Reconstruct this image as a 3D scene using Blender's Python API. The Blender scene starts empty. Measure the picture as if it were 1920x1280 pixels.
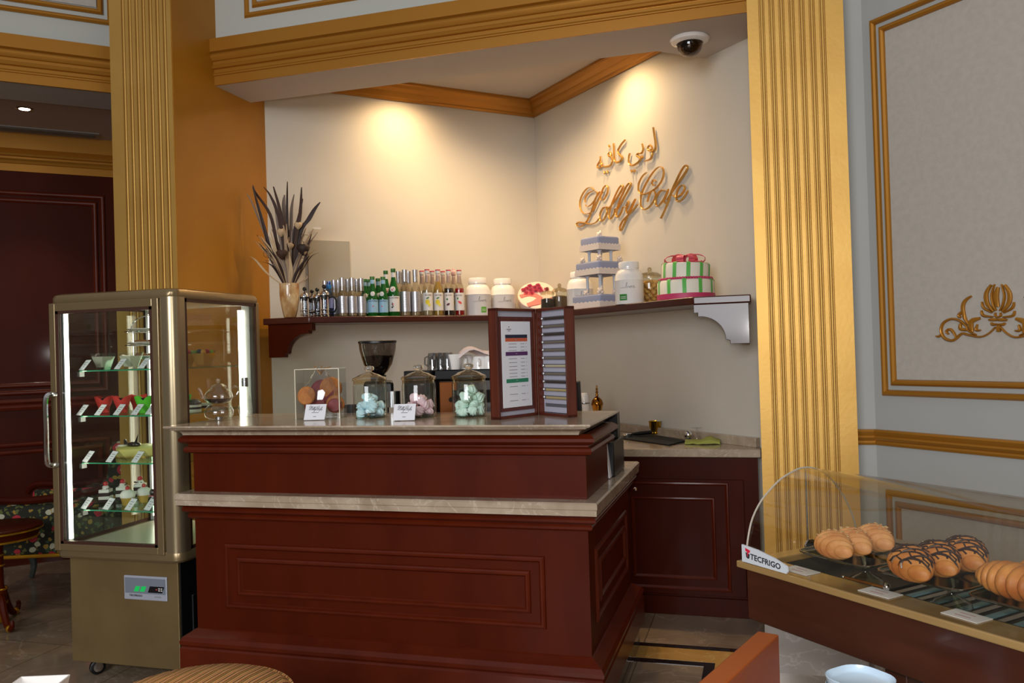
import bpy, math, random
from mathutils import Vector, Matrix
import numpy as np
random.seed(7)
PI = math.pi
C = bpy.context.scene.collection
SC = bpy.context.scene

# ------------------------------------------------------------------ camera
F = 1567.0
PIT, ROL, YAW = [math.radians(a) for a in (.554, -1.754, -16.386)]
H = 1.5
fwd = np.array([math.sin(YAW)*math.cos(PIT), math.cos(YAW)*math.cos(PIT), math.sin(PIT)])
rgt0 = np.array([math.cos(YAW), -math.sin(YAW), 0.0]); up0 = np.cross(rgt0, fwd)
rgt = rgt0*math.cos(ROL)+up0*math.sin(ROL); upv = -rgt0*math.sin(ROL)+up0*math.cos(ROL)
cd = bpy.data.cameras.new('camera'); cam = bpy.data.objects.new('camera', cd); C.objects.link(cam)
cd.sensor_width = 36.0; cd.lens = F/1920*36.0; cd.clip_start = .05; cd.clip_end = 60
cam.matrix_world = Matrix(((rgt[0], upv[0], -fwd[0], 0), (rgt[1], upv[1], -fwd[1], 0), (rgt[2], upv[2], -fwd[2], H), (0, 0, 0, 1)))
SC.camera = cam
CAM = np.array([0, 0, H])
def ray(x, y): return fwd+rgt*(x-960)/F-upv*(y-640)/F
def atz(x, y, z): d = ray(x, y); return CAM+d*(z-H)/d[2]
def aty(x, y, Y): d = ray(x, y); return CAM+d*Y/d[1]
def atx(x, y, X): d = ray(x, y); return CAM+d*X/d[0]
def atn(x, y, n, c): d = ray(x, y); return CAM+d*c/(n[0]*d[0]+n[1]*d[1])   # plane n.xy = c

# ------------------------------------------------------------------ world, lights, exposure
SC.view_settings.view_transform = 'Standard'; SC.view_settings.look = 'None'
SC.view_settings.gamma = 1; SC.view_settings.use_curve_mapping = False
SC.view_settings.exposure = 0.0
SC.cycles.max_bounces = 10; SC.cycles.transparent_max_bounces = 24
SC.cycles.transmission_bounces = 8; SC.cycles.glossy_bounces = 5; SC.cycles.diffuse_bounces = 4
SC.cycles.sample_clamp_indirect = 4.0; SC.cycles.caustics_reflective = False; SC.cycles.caustics_refractive = False
SC.cycles.use_denoising = True
W = bpy.data.worlds.new('world'); SC.world = W; W.use_nodes = True
wt = W.node_tree; bg = wt.nodes['Background']
tcw = wt.nodes.new('ShaderNodeTexCoord'); sep = wt.nodes.new('ShaderNodeSeparateXYZ'); rmp = wt.nodes.new('ShaderNodeValToRGB')
wt.links.new(tcw.outputs['Generated'], sep.inputs[0]); wt.links.new(sep.outputs['Z'], rmp.inputs[0]); wt.links.new(rmp.outputs[0], bg.inputs[0])
rmp.color_ramp.elements[0].position = 0.0; rmp.color_ramp.elements[0].color = (.16, .13, .10, 1)
rmp.color_ramp.elements[1].position = 1.0; rmp.color_ramp.elements[1].color = (.66, .67, .70, 1)
bg.inputs[1].default_value = 0.53
def lamp(name, kind, loc, aim, energy, color, size=1.0, size_y=None, spot=None, blend=.5):
    ld = bpy.data.lights.new(name, kind); ld.energy = energy; ld.color = color
    if kind == 'AREA':
        ld.size = size
        if size_y: ld.shape = 'RECTANGLE'; ld.size_y = size_y
    else: ld.shadow_soft_size = size
    if kind == 'SPOT': ld.spot_size = spot; ld.spot_blend = blend
    o = bpy.data.objects.new(name, ld); C.objects.link(o); o.location = loc
    o.rotation_euler = (Vector(aim)-Vector(loc)).to_track_quat('-Z', 'Y').to_euler(); return o
lamp('lobby_daylight', 'AREA', (-1.4, -4.6, 2.9), (-1.0, 4.0, 1.3), 330, (.93, .96, 1.0), 3.6, 2.6)
lamp('lobby_chandelier', 'AREA', (2.2, 0.2, 4.2), (-1.5, 4.5, 1.4), 14, (1.0, .93, .82), 2.2, 2.2)  # added warm fill from the upper right, with no fitting behind it
lamp('camera_flash', 'AREA', (0.02, -.12, 1.66), (-1.2, 4.0, 1.45), 24, (1.0, .97, .93), .09, .06)

# ------------------------------------------------------------------ materials
def lin(c):
    c = c/255.0
    return c/12.92 if c <= .04045 else ((c+.055)/1.055)**2.4
def rgb(*c): return (lin(c[0]), lin(c[1]), lin(c[2]), 1)
MC = {}
def mat(name, col, rough=.5, metal=0.0, coat=0.0, trans=0.0, emit=None, estr=0.0, noise=None, bump=None, ior=1.45, alpha=1.0, spec=.5):
    """noise=(scale, colour2, (sx,sy,sz)); bump=(scale, strength)"""
    if name in MC: return MC[name]
    m = bpy.data.materials.new(name); m.use_nodes = True; nt = m.node_tree; b = nt.nodes['Principled BSDF']
    b.inputs['Base Color'].default_value = rgb(*col); b.inputs['Roughness'].default_value = rough
    b.inputs['Metallic'].default_value = metal; b.inputs['Coat Weight'].default_value = coat; b.inputs['Coat Roughness'].default_value = .08
    b.inputs['Transmission Weight'].default_value = trans; b.inputs['IOR'].default_value = ior; b.inputs['Alpha'].default_value = alpha
    b.inputs['Specular IOR Level'].default_value = spec
    if emit: b.inputs['Emission Color'].default_value = rgb(*emit); b.inputs['Emission Strength'].default_value = estr
    if noise or bump:
        tc = nt.nodes.new('ShaderNodeTexCoord')
    if noise:
        mp = nt.nodes.new('ShaderNodeMapping'); mp.inputs['Scale'].default_value = noise[2] if len(noise) > 2 else (1, 1, 1)
        nz = nt.nodes.new('ShaderNodeTexNoise'); nz.inputs['Scale'].default_value = noise[0]; nz.inputs['Detail'].default_value = 5
        cr = nt.nodes.new('ShaderNodeValToRGB'); cr.color_ramp.elements[0].position = .35; cr.color_ramp.elements[1].position = .65
        cr.color_ramp.elements[0].color = rgb(*col); cr.color_ramp.elements[1].color = rgb(*noise[1])
        nt.links.new(tc.outputs['Object'], mp.inputs[0]); nt.links.new(mp.outputs[0], nz.inputs[0]); nt.links.new(nz.outputs['Fac'], cr.inputs[0]); nt.links.new(cr.outputs[0], b.inputs['Base Color'])
    if bump:
        nb = nt.nodes.new('ShaderNodeTexNoise'); nb.inputs['Scale'].default_value = bump[0]; nb.inputs['Detail'].default_value = 4
        bp = nt.nodes.new('ShaderNodeBump'); bp.inputs['Strength'].default_value = bump[1]; bp.inputs['Distance'].default_value = .01
        nt.links.new(tc.outputs['Object'], nb.inputs[0]); nt.links.new(nb.outputs['Fac'], bp.inputs['Height']); nt.links.new(bp.outputs[0], b.inputs['Normal'])
    MC[name] = m; return m
def glass(name, tint=(255, 255, 255), refl=1.0, rough=0.0):
    """thin glass: see-through with a Fresnel reflection"""
    if name in MC: return MC[name]
    m = bpy.data.materials.new(name); m.use_nodes = True; nt = m.node_tree; nt.nodes.clear()
    out = nt.nodes.new('ShaderNodeOutputMaterial'); mx = nt.nodes.new('ShaderNodeMixShader'); tr = nt.nodes.new('ShaderNodeBsdfTransparent')
    gl = nt.nodes.new('ShaderNodeBsdfGlossy'); lw = nt.nodes.new('ShaderNodeLayerWeight'); lw.inputs[0].default_value = .5
    pw = nt.nodes.new('ShaderNodeMath'); pw.operation = 'POWER'; pw.inputs[1].default_value = 4.0; nt.links.new(lw.outputs['Facing'], pw.inputs[0])
    ml = nt.nodes.new('ShaderNodeMath'); ml.operation = 'MULTIPLY_ADD'; ml.inputs[1].default_value = .75*min(refl, 1.3); ml.inputs[2].default_value = .045*refl; ml.use_clamp = True
    tr.inputs[0].default_value = rgb(*tint); gl.inputs['Roughness'].default_value = rough
    nt.links.new(pw.outputs[0], ml.inputs[0]); nt.links.new(ml.outputs[0], mx.inputs[0]); nt.links.new(tr.outputs[0], mx.inputs[1]); nt.links.new(gl.outputs[0], mx.inputs[2]); nt.links.new(mx.outputs[0], out.inputs[0])
    MC[name] = m; return m
def marble(name, c1, c2, vein, scale=6, rough=.18, coat=.3):
    if name in MC: return MC[name]
    m = mat(name, c1, rough, coat=coat); nt = m.node_tree; b = nt.nodes['Principled BSDF']
    tc = nt.nodes.new('ShaderNodeTexCoord'); n1 = nt.nodes.new('ShaderNodeTexNoise'); n1.inputs['Scale'].default_value = scale; n1.inputs['Detail'].default_value = 8; n1.inputs['Distortion'].default_value = .6
    r1 = nt.nodes.new('ShaderNodeValToRGB'); r1.color_ramp.elements[0].position = .35; r1.color_ramp.elements[1].position = .68
    r1.color_ramp.elements[0].color = rgb(*c1); r1.color_ramp.elements[1].color = rgb(*c2)
    n2 = nt.nodes.new('ShaderNodeTexNoise'); n2.inputs['Scale'].default_value = scale*.7; n2.inputs['Detail'].default_value = 10; n2.inputs['Distortion'].default_value = 2.2
    r2 = nt.nodes.new('ShaderNodeValToRGB'); r2.color_ramp.elements[0].position = .485; r2.color_ramp.elements[1].position = .5
    r2.color_ramp.elements[0].color = (0, 0, 0, 1); r2.color_ramp.elements[1].color = (1, 1, 1, 1)
    e = r2.color_ramp.elements.new(.515); e.color = (0, 0, 0, 1)
    mx = nt.nodes.new('ShaderNodeMixRGB'); mx.inputs[2].default_value = rgb(*vein)
    mt = nt.nodes.new('ShaderNodeMath'); mt.operation = 'MULTIPLY'; mt.inputs[1].default_value = .6
    nt.links.new(tc.outputs['Object'], n1.inputs[0]); nt.links.new(tc.outputs['Object'], n2.inputs[0]); nt.links.new(n1.outputs['Fac'], r1.inputs[0]); nt.links.new(n2.outputs['Fac'], r2.inputs[0])
    nt.links.new(r1.outputs[0], mx.inputs[1]); nt.links.new(r2.outputs[0], mt.inputs[0]); nt.links.new(mt.outputs[0], mx.inputs[0]); nt.links.new(mx.outputs[0], b.inputs['Base Color'])
    return m
GOLD = mat('gold_paint', (208, 164, 86), .46, .58, noise=(3, (200, 154, 78)), bump=(60, .04))
GOLDM = mat('gold_moulding', (178, 121, 42), .34, .45)
GOLDP = mat('gold_ochre_side', (196, 140, 48), .38, .45, noise=(2.5, (186, 128, 40)))  # gold flank tone with the warm niche light mixed into the colour
WHITE = mat('wall_white', (184, 184, 176), .7)
GREYW = mat('wall_pale_grey', (172, 172, 168), .65, noise=(1.2, (167, 168, 164)))
NICHE = mat('wall_niche_cream', (210, 202, 188), .65, noise=(1.5, (205, 197, 183)))
CANVAS = mat('canvas_cream', (182, 175, 165), .85, noise=(40, (176, 169, 159)), bump=(160, .12))
CEIL = mat('ceiling_white', (196, 188, 182), .7)
WOOD = mat('cherry_wood', (80, 23, 3), .42, coat=.02, spec=.14, noise=(2.2, (72, 19, 2), (3, 3, .6)))
WOODM = mat('cherry_moulding', (90, 29, 8), .3, coat=.1, spec=.3, noise=(3, (78, 23, 6), (2, 2, 2)))
WOODD = mat('dark_cherry_wood', (66, 18, 4), .42, coat=.02, spec=.1, noise=(2, (58, 15, 3), (2.5, 2.5, .7)))
WOODS = mat('shelf_wood', (70, 24, 16), .3, coat=.25, noise=(3, (54, 18, 12), (1, 1, 4)))
MARB = marble('beige_marble', (158, 138, 116), (186, 168, 146), (205, 190, 170), 7)
BLACKST = marble('black_stone', (14, 13, 13), (26, 24, 23), (60, 55, 50), 5, .08, .6)
CHROME = mat('chrome', (225, 225, 228), .08, 1)
STEEL = mat('steel', (170, 172, 175), .25, 1)
BRONZE = mat('bronze_paint', (142, 122, 88), .3, .6, coat=.2)
BRONZEL = mat('bronze_sheet', (138, 116, 78), .38, .5, noise=(4, (128, 106, 70)))
GASKET = mat('brown_gasket', (66, 36, 26), .5)
BLACK = mat('black_plastic', (16, 16, 18), .35)
BLACKM = mat('black_metal', (12, 12, 13), .45)
WPORC = mat('white_porcelain', (236, 232, 228), .16, coat=.5)
PAPER = mat('white_paper', (232, 232, 238), .6)
INK = mat('dark_ink', (40, 38, 44), .6)
INKG = mat('grey_ink', (140, 138, 146), .6)
PANE = glass('pane_glass', (246, 250, 247), .8)
JARG = glass('jar_glass', (246, 251, 248), 1.5, .02)
ACRYL = glass('acrylic', (252, 253, 253), .8)
SHELFG = mat('shelf_glass_edge', (120, 220, 180), .05, trans=.95, alpha=1)
KNOB = mat('solid_glass', (250, 245, 235), .02, trans=1.0)

# ------------------------------------------------------------------ mesh builder
class B:
    def __init__(s): s.v = []; s.f = []; s.mi = []; s.m = 0; s.M = None
    def add(s, vs, fs):
        n = len(s.v)
        for p in vs:
            p = Vector(p)
            s.v.append(s.M @ p if s.M else p)
        for q in fs: s.f.append([i+n for i in q]); s.mi.append(s.m)
        return s
    def box(s, x0, x1, y0, y1, z0, z1):
        return s.add([(x0, y0, z0), (x1, y0, z0), (x1, y1, z0), (x0, y1, z0), (x0, y0, z1), (x1, y0, z1), (x1, y1, z1), (x0, y1, z1)],
                     [(0, 3, 2, 1), (4, 5, 6, 7), (0, 1, 5, 4), (1, 2, 6, 5), (2, 3, 7, 6), (3, 0, 4, 7)])
    def prism(s, poly, z0, z1):
        n = len(poly); vs = [(p[0], p[1], z0) for p in poly]+[(p[0], p[1], z1) for p in poly]
        return s.add(vs, [tuple(range(n-1, -1, -1)), tuple(range(n, 2*n))]+[(i, (i+1) % n, n+(i+1) % n, n+i) for i in range(n)])
    def rings(s, rings, closed=True, cap=True, loop=False):
        n = len(rings[0]); vs = [p for r in rings for p in r]; fs = []
        R = len(rings)
        for a in range(R if loop else R-1):
            b = (a+1) % R
            for i in range(n if closed else n-1):
                j = (i+1) % n; fs.append((a*n+i, a*n+j, b*n+j, b*n+i))
        if cap and not loop and closed: fs.append(tuple(range(n-1, -1, -1))); fs.append(tuple((R-1)*n+i for i in range(n)))
        return s.add(vs, fs)
    def lathe(s, prof, cx=0, cy=0, z=0, seg=24, cap=True, ang=2*PI, a0=0):
        full = abs(ang-2*PI) < 1e-6; n = seg if full else seg+1
        rs = [[(cx+r*math.cos(a0+ang*i/seg), cy+r*math.sin(a0+ang*i/seg), z+h) for i in range(n)] for r, h in prof]
        return s.rings(rs, closed=full, cap=cap)
    def cyl(s, r, z0, z1, cx=0, cy=0, seg=20, r2=None): return s.lathe([(r, z0), (r if r2 is None else r2, z1)], cx, cy, 0, seg)
    def ball(s, c, r, sx=1, sy=1, sz=1, seg=14, rg=9):
        vs = []; 
        rs = [[(c[0]+sx*r*math.sin(PI*k/rg)*math.cos(2*PI*i/seg), c[1]+sy*r*math.sin(PI*k/rg)*math.sin(2*PI*i/seg), c[2]-sz*r*math.cos(PI*k/rg)) for i in range(seg)] for k in range(1, rg)]
        s.rings(rs, cap=True); return s
    def tube(s, pts, r, seg=8, closed=False, radii=None, flat=1.0):
        P = [Vector(p) for p in pts]; n = len(P); rs = []; prev = None
        for i in range(n):
            if closed: t = P[(i+1) % n]-P[i-1]
            else: t = P[min(i+1, n-1)]-P[max(i-1, 0)]
            t.normalize()
            if prev is None:
                a = Vector((0, 0, 1)) if abs(t.z) < .9 else Vector((1, 0, 0))
                prev = t.cross(a).normalized()
            nn = (prev-t*prev.dot(t)).normalized(); prev = nn; bb = t.cross(nn)
            q = radii[i] if radii else r
            rs.append([P[i]+nn*q*math.cos(2*PI*k/seg)+bb*q*flat*math.sin(2*PI*k/seg) for k in range(seg)])
        return s.rings(rs, loop=closed)
    def line(s, p0, p1, prof, nrm):
        """profile [(out, z)] extruded from p0 to p1 (xy), out along nrm"""
        r = [[(p[0]+nrm[0]*o, p[1]+nrm[1]*o, z) for o, z in prof] for p in (p0, p1)]
        return s.rings(r)
    def loopm(s, poly, prof):
        """mitred profile around a ccw polygon: [(outward, z)]"""
        n = len(poly); P = [Vector(p) for p in poly]; rs = []
        for i in range(n):
            a = (P[i]-P[i-1]).normalized(); b = (P[(i+1) % n]-P[i]).normalized()
            na = Vector((a.y, -a.x)); nb = Vector((b.y, -b.x)); m = (na+nb); m = m/(m.dot(na))
            rs.append([(P[i].x+m.x*o, P[i].y+m.y*o, z) for o, z in prof])
        return s.rings(rs, loop=True)
    def frame(s, o, u, v, n, u0, u1, v0, v1, prof):
        """rectangular moulding, prof [(inset, height)] rings; first and last lie on the wall"""
        o, u, v, n = map(Vector, (o, u, v, n)); rs = []
        for d, h in prof:
            rs.append([o+u*a+v*b+n*h for a, b in ((u0+d, v0+d), (u1-d, v0+d), (u1-d, v1-d), (u0+d, v1-d))])
        return s.rings(rs, cap=False)
    def ribbon(s, pts, w, o, u, v, n, t0, t1, wf=None, k=5):
        """brush stroke on a plane: pts in plane units, catmull-rom, width w"""
        Q = smooth(pts, k); rs = []; o, u, v, n = map(Vector, (o, u, v, n)); m = len(Q)
        for i, q in enumerate(Q):
            a = Q[max(i-1, 0)]; b = Q[min(i+1, m-1)]; tx, ty = b[0]-a[0], b[1]-a[1]; L = math.hypot(tx, ty) or 1
            nx, ny = -ty/L, tx/L; ww = (w*(wf(i/(m-1)) if wf else 1))/2
            l = o+u*(q[0]+nx*ww)+v*(q[1]+ny*ww); r = o+u*(q[0]-nx*ww)+v*(q[1]-ny*ww); c = o+u*q[0]+v*q[1]
            rs.append([l+n*t0, l+n*(t1*.8), c+n*t1, r+n*(t1*.8), r+n*t0])
        return s.rings(rs)
    def build(s, name, m, parent=None, smooth_=True, bevel=0, ang=35, loc=None, rz=0):
        me = bpy.data.meshes.new(name); me.from_pydata([tuple(p) for p in s.v], [], s.f)
        ms = m if isinstance(m, (list, tuple)) else [m]
        for q in ms: me.materials.append(q)
        if len(ms) > 1: me.polygons.foreach_set('material_index', s.mi)
        if smooth_:
            me.polygons.foreach_set('use_smooth', [True]*len(me.polygons)); me.set_sharp_from_angle(angle=math.radians(ang))
        me.update(); ob = bpy.data.objects.new(name, me); C.objects.link(ob)
        if parent: ob.parent = parent
        if loc is not None: ob.location = loc
        ob.rotation_euler.z = rz
        if bevel:
            bv = ob.modifiers.new('bevel', 'BEVEL'); bv.width = bevel; bv.segments = 2; bv.limit_method = 'ANGLE'; bv.angle_limit = math.radians(40)
        return ob
def smooth(pts, k=5):
    P = [Vector(p) for p in pts]; n = len(P); out = []
    for i in range(n-1):
        p0, p1, p2, p3 = P[max(i-1, 0)], P[i], P[i+1], P[min(i+2, n-1)]
        for j in range(k):
            t = j/k; out.append(.5*((2*p1)+(p2-p0)*t+(2*p0-5*p1+4*p2-p3)*t*t+(3*p1-p0-3*p2+p3)*t**3))
    out.append(P[-1]); return out
def thing(name, label, cat, loc=(0, 0, 0), rz=0, group=None):
    o = bpy.data.objects.new(name, None); C.objects.link(o); o.location = loc; o.rotation_euler = (0, 0, rz); o.empty_display_size = .05
    o['label'] = label; o['category'] = cat
    if group: o['group'] = group
    return o
def tag(o, label, cat, group=None):
    o['label'] = label; o['category'] = cat
    if group: o['group'] = group
    return o
def struct(o): o['kind'] = 'structure'; return o
def plabel(o, l): o['label'] = l; return o
def dup(root, loc, rz=0, label=None, group=None, scale=None):
    r = root.copy(); C.objects.link(r); r.location = loc; r.rotation_euler = (0, 0, rz)
    if label: r['label'] = label
    if group: r['group'] = group
    if scale: r.scale = scale if not isinstance(scale, (int, float)) else (scale,)*3
    for ch in list(root.children):
        c = ch.copy(); C.objects.link(c); c.parent = r
        for g in list(ch.children):
            d = g.copy(); C.objects.link(d); d.parent = c
    return r
def move(o, loc, rz=0, label=None): 
    o.location = loc; o.rotation_euler = (0, 0, rz)
    if label: o['label'] = label
    return o
TXT = {}
def text(s, size, m, parent, loc, rot=(PI/2, 0, 0), bend=None, name='lettering', align='CENTER', bold=0, sx=1):
    key = (s, align, bold)
    if key not in TXT:
        cu = bpy.data.curves.new('t', 'FONT'); cu.body = s; cu.size = 1; cu.align_x = align; cu.align_y = 'CENTER'; cu.offset = bold; cu.resolution_u = 2
        to = bpy.data.objects.new('t', cu); C.objects.link(to); dg = bpy.context.evaluated_depsgraph_get(); dg.update()
        me = bpy.data.meshes.new_from_object(to.evaluated_get(dg)); TXT[key] = ([tuple(v.co) for v in me.vertices], [tuple(p.vertices) for p in me.polygons])
        bpy.data.objects.remove(to); bpy.data.curves.remove(cu); bpy.data.meshes.remove(me)
    vs, fs = TXT[key]; b = B(); out = []
    for x, y, z in vs:
        x *= size*sx; y *= size
        if bend:   # wrap on a cylinder of radius bend whose front faces -Y
            a = x/bend; out.append((bend*math.sin(a), -bend*math.cos(a), y))
        else: out.append((x, y, 0))
    b.add(out, fs); o = b.build(name, m, parent, smooth_=False)
    o.location = loc
    if not bend: o.rotation_euler = rot
    return o
def facing(x, y): return math.atan2(-x, y)

# ------------------------------------------------------------------ setting
cL, cR = 8.12, 4.80          # niche walls: y-x = cL, x+y = cR ; left building line also y-x = cL
XL, XR = -3.16, 0.0
KX, KY = (cR-cL)/2, (cR+cL)/2
S2 = math.sqrt(.5)
# floor: polished stone slabs
fm = marble('floor_stone', (126, 106, 86), (156, 136, 114), (176, 158, 138), 2.4, .12, .4)
nt = fm.node_tree; bs = nt.nodes['Principled BSDF']; lk = bs.inputs['Base Color'].links[0].from_socket
bt = nt.nodes.new('ShaderNodeTexBrick'); bt.offset = 0; bt.inputs['Scale'].default_value = 1.0; bt.inputs['Mortar Size'].default_value = .003; bt.inputs['Brick Width'].default_value = .6; bt.inputs['Row Height'].default_value = .6
bt.inputs['Color1'].default_value = (1, 1, 1, 1); bt.inputs['Color2'].default_value = (.86, .86, .86, 1); bt.inputs['Mortar'].default_value = (.45, .43, .4, 1)
tco = nt.nodes.new('ShaderNodeTexCoord'); mxx = nt.nodes.new('ShaderNodeMixRGB'); mxx.blend_type = 'MULTIPLY'; mxx.inputs[0].default_value = 1
nt.links.new(tco.outputs['Object'], bt.inputs[0]); nt.links.new(lk, mxx.inputs[1]); nt.links.new(bt.outputs[0], mxx.inputs[2]); nt.links.new(mxx.outputs[0], bs.inputs['Base Color'])
struct(B().box(-9, 5, -3, 9, -.05, 0).build('floor', fm, smooth_=False))
YELST = marble('yellow_stone', (186, 140, 70), (204, 160, 92), (220, 185, 120), 4, .12, .4)
def inlay(n, rects, m):
    b = B()
    for r in rects: b.box(r[0], r[1], r[2], r[3], -.01, .0016+.0004*n)
    struct(b.build('trim_%d' % n, m, smooth_=False))
inlay(1, [(-3.4, 1.6, 4.19, 4.24), (-3.4, -.24, 3.98, 4.03), (-.29, -.24, 1.0, 3.98)], BLACKST)
inlay(2, [(-3.4, 1.6, 4.03, 4.19), (-.24, -.1, 1.0, 4.03)], YELST)
# niche walls
def wall_strip(name, p0, p1, out, z0, z1, m, t=.12):
    nx, ny = out
    return struct(B().prism([p0, p1, (p1[0]+nx*t, p1[1]+ny*t), (p0[0]+nx*t, p0[1]+ny*t)], z0, z1).build(name, m, smooth_=False))
wall_strip('wall_niche_left', (XL-.06, XL-.06+cL), (KX, KY), (-S2, S2), 0, 3.6, NICHE)
wall_strip('wall_niche_right', (KX, KY), (XR+.1, cR-XR-.1), (S2, S2), 0, 3.6, NICHE)
struct(B().prism([(XL-.2, 4.8), (.2, 4.8), (.2, 5.1), (KX, KY+.2), (XL-.3, 4.95)], 3.462, 3.58).build('ceiling', CEIL, smooth_=False))
crown = [(0, 3.345), (.012, 3.345), (.018, 3.36), (.03, 3.365), (.045, 3.385), (.05, 3.40), (.075, 3.42), (.085, 3.44), (.1, 3.445), (.1, 3.462), (0, 3.462)]
bq = B()
def ip(o, side):   # point on the crown path at offset o: side 0 = left end, 1 = corner, 2 = right end
    if side == 1: return (KX, KY-o/S2)
    if side == 0: return (XL-.05+o*S2, XL-.05+cL-o*S2)
    return (.05-o*S2, cR-.05-o*S2)
bq.rings([[(*ip(o, s_), z) for o, z in crown] for s_ in (0, 1, 2)]); struct(bq.build('trim_3', GOLDM, ang=20))
# pilasters with reeded fronts
def pilaster(name, x0, x1, y0, y1, centres, m):
    prof = [(x0, y1), (x0, y0)]
    for c in centres:
        prof += [(c-.013, y0), (c-.0105, y0+.008), (c-.0075, y0+.008)]
        prof += [(c+.0075*math.sin(a), y0+.006-.0075*math.cos(a)) for a in (-1.2, -.6, 0, .6, 1.2)]
        prof += [(c+.0075, y0+.008), (c+.0105, y0+.008), (c+.013, y0)]
    prof += [(x1, y0), (x1, y1)]
    return struct(B().prism(prof[::-1] if False else prof, 0, 4.7).build(name, m, ang=50))
pilaster('wall_pilaster_left', -3.585, XL, 4.03, 5.25, [-3.487+.0475*i for i in range(7)], GOLD)
pilaster('wall_pilaster_right', XR, .412, 3.99, 4.95, [.064+.0432*i for i in range(7)], GOLD)
# sheet on the left pilaster flank: gold with the warm light put into its colour
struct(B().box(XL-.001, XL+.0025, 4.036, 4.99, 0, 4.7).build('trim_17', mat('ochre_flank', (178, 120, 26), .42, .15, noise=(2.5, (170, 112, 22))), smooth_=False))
# beam over the niche
struct(B().prism([(XL, 4.43), (XR, 4.43), (XR, 4.9), (-.222, 5.07), (-.5, 4.82), (XL, 4.80)], 3.18, 3.475).build('ceiling_soffit', CEIL, smooth_=False))
struct(B().box(XL, XR, 4.445, 4.8, 3.475, 4.7).build('wall_beam', WHITE, smooth_=False))
ent = [(0, 3.18), (.012, 3.18), (.012, 3.236), (.020, 3.238), (.020, 3.246), (.012, 3.256), (.012, 3.276), (.028, 3.280), (.034, 3.290), (.028, 3.300), (.02, 3.304), (.02, 3.322), (.03, 3.326), (.04, 3.34), (.045, 3.352), (.04, 3.364), (.03, 3.368), (.036, 3.372), (.05, 3.376), (.05, 3.455), (0, 3.458)]
struct(B().line((XL, 4.43), (XR, 4.43), ent, (0, -1)).build('trim_4', GOLDM, ang=25))
fp = [(0, 0), (.004, .008), (.012, .015), (.022, .015), (.030, .008), (.034, 0)]
b = B()
b.frame((0, 4.445, 0), (1, 0, 0), (0, 0, 1), (0, -1, 0), -2.95, -.2, 3.575, 4.6, fp)
b.frame((0, 4.445, 0), (1, 0, 0), (0, 0, 1), (0, -1, 0), -2.895, -.255, 3.63, 4.55, fp)
struct(b.build('trim_5', GOLDM, ang=25))
struct(B().box(-2.86, -.29, 4.44, 4.444, 3.665, 4.51).build('trim_6', CANVAS, smooth_=False))
# left line of the lobby: beam over the alcove, alcove ceiling, panelled back wall
def L45(s_, c): return (s_, s_+c)       # point on y-x=c at x=s_
def prismL(x0, x1, c0, c1, z0, z1, name, m):
    return struct(B().prism([L45(x0, c0), L45(x1, c0), (x1-(c1-c0)/2, x1-(c1-c0)/2+c1), (x0-(c1-c0)/2, x0-(c1-c0)/2+c1)], z0, z1).build(name, m, smooth_=False))
prismL(-7.2, -3.5, 8.12, 8.68, 3.18, 3.22, 'ceiling_alcove_soffit', CEIL)
prismL(-7.2, -3.5, 8.13, 8.66, 3.22, 4.7, 'wall_left', WHITE)
prismL(-7.6, -3.6, 8.6, 10.7, 3.235, 3.3, 'ceiling_alcove', mat('alcove_ceiling', (196, 172, 156), .7))
entE = [(o, z-.005) for o, z in ent]
b = B(); b.line(L45(-7.2, 8.12), L45(-3.55, 8.12), entE, (S2, -S2)); struct(b.build('trim_7', GOLDM, ang=25))
b = B(); U = (S2, S2, 0); NE = (S2, -S2, 0)
b.frame((-3.83, 4.29, 0), U, (0, 0, 1), NE, -3.0, .035, 3.60, 4.6, fp); b.frame((-3.83, 4.29, 0), U, (0, 0, 1), NE, -2.95, -.022, 3.66, 4.55, fp)
struct(b.build('trim_8', GOLDM, ang=25))
b = B(); b.rings([[Vector((-3.83, 4.29, 0))+Vector(U)*a+Vector(NE)*h+Vector((0, 0, z)) for a, z in ((-2.91, 3.70), (-.06, 3.70), (-.06, 4.51), (-2.91, 4.51))] for h in (0, .003)]); struct(b.build('trim_9', CANVAS, smooth_=False))
prismL(-8.2, -4.2, 10.3, 10.5, 0, 3.24, 'wall_alcove', WOODD)
entA = [(0, 2.955), (.012, 2.955), (.012, 3.01), (.02, 3.015), (.028, 3.03), (.02, 3.045), (.012, 3.05), (.012, 3.065), (.03, 3.07), (.038, 3.085), (.03, 3.10), (.025, 3.105), (.045, 3.12), (.05, 3.235), (0, 3.235)]
struct(B().line(L45(-8.2, 10.3), L45(-4.3, 10.3), entA, (S2, -S2)).build('trim_10', GOLDM, ang=25))
def eaz(px, py): p = atn(px, py, (-1, 1), 10.28); return (p[0]+4.8)*math.sqrt(2), p[2]
b = B(); OE = (-4.8, 5.49, 0); fp2 = [(0, 0), (.004, .010), (.014, .014), (.024, .012), (.03, .004), (.036, 0)]
r1, z1 = eaz(194, 366); _, z0 = eaz(100, 738); _, zl = eaz(60, 828)
for k in range(3):
    x1_ = r1-k*1.02; x0_ = x1_-.88
    for (a, c) in ((z0, z1), (.18, zl)):
        b.frame(OE, U, (0, 0, 1), NE, x0_, x1_, a, c, fp2); b.frame(OE, U, (0, 0, 1), NE, x0_+.055, x1_-.055, a+.055, c-.055, fp2)
struct(b.build('trim_11', WOODM, ang=25))
struct(B().line(L45(-8.2, 10.3), L45(-4.3, 10.3), [(0, 1.16), (.02, 1.16), (.025, 1.18), (.015, 1.2), (.03, 1.22), (.02, 1.24), (0, 1.24)], (S2, -S2)).build('trim_12', WOODM, ang=25))
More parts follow.
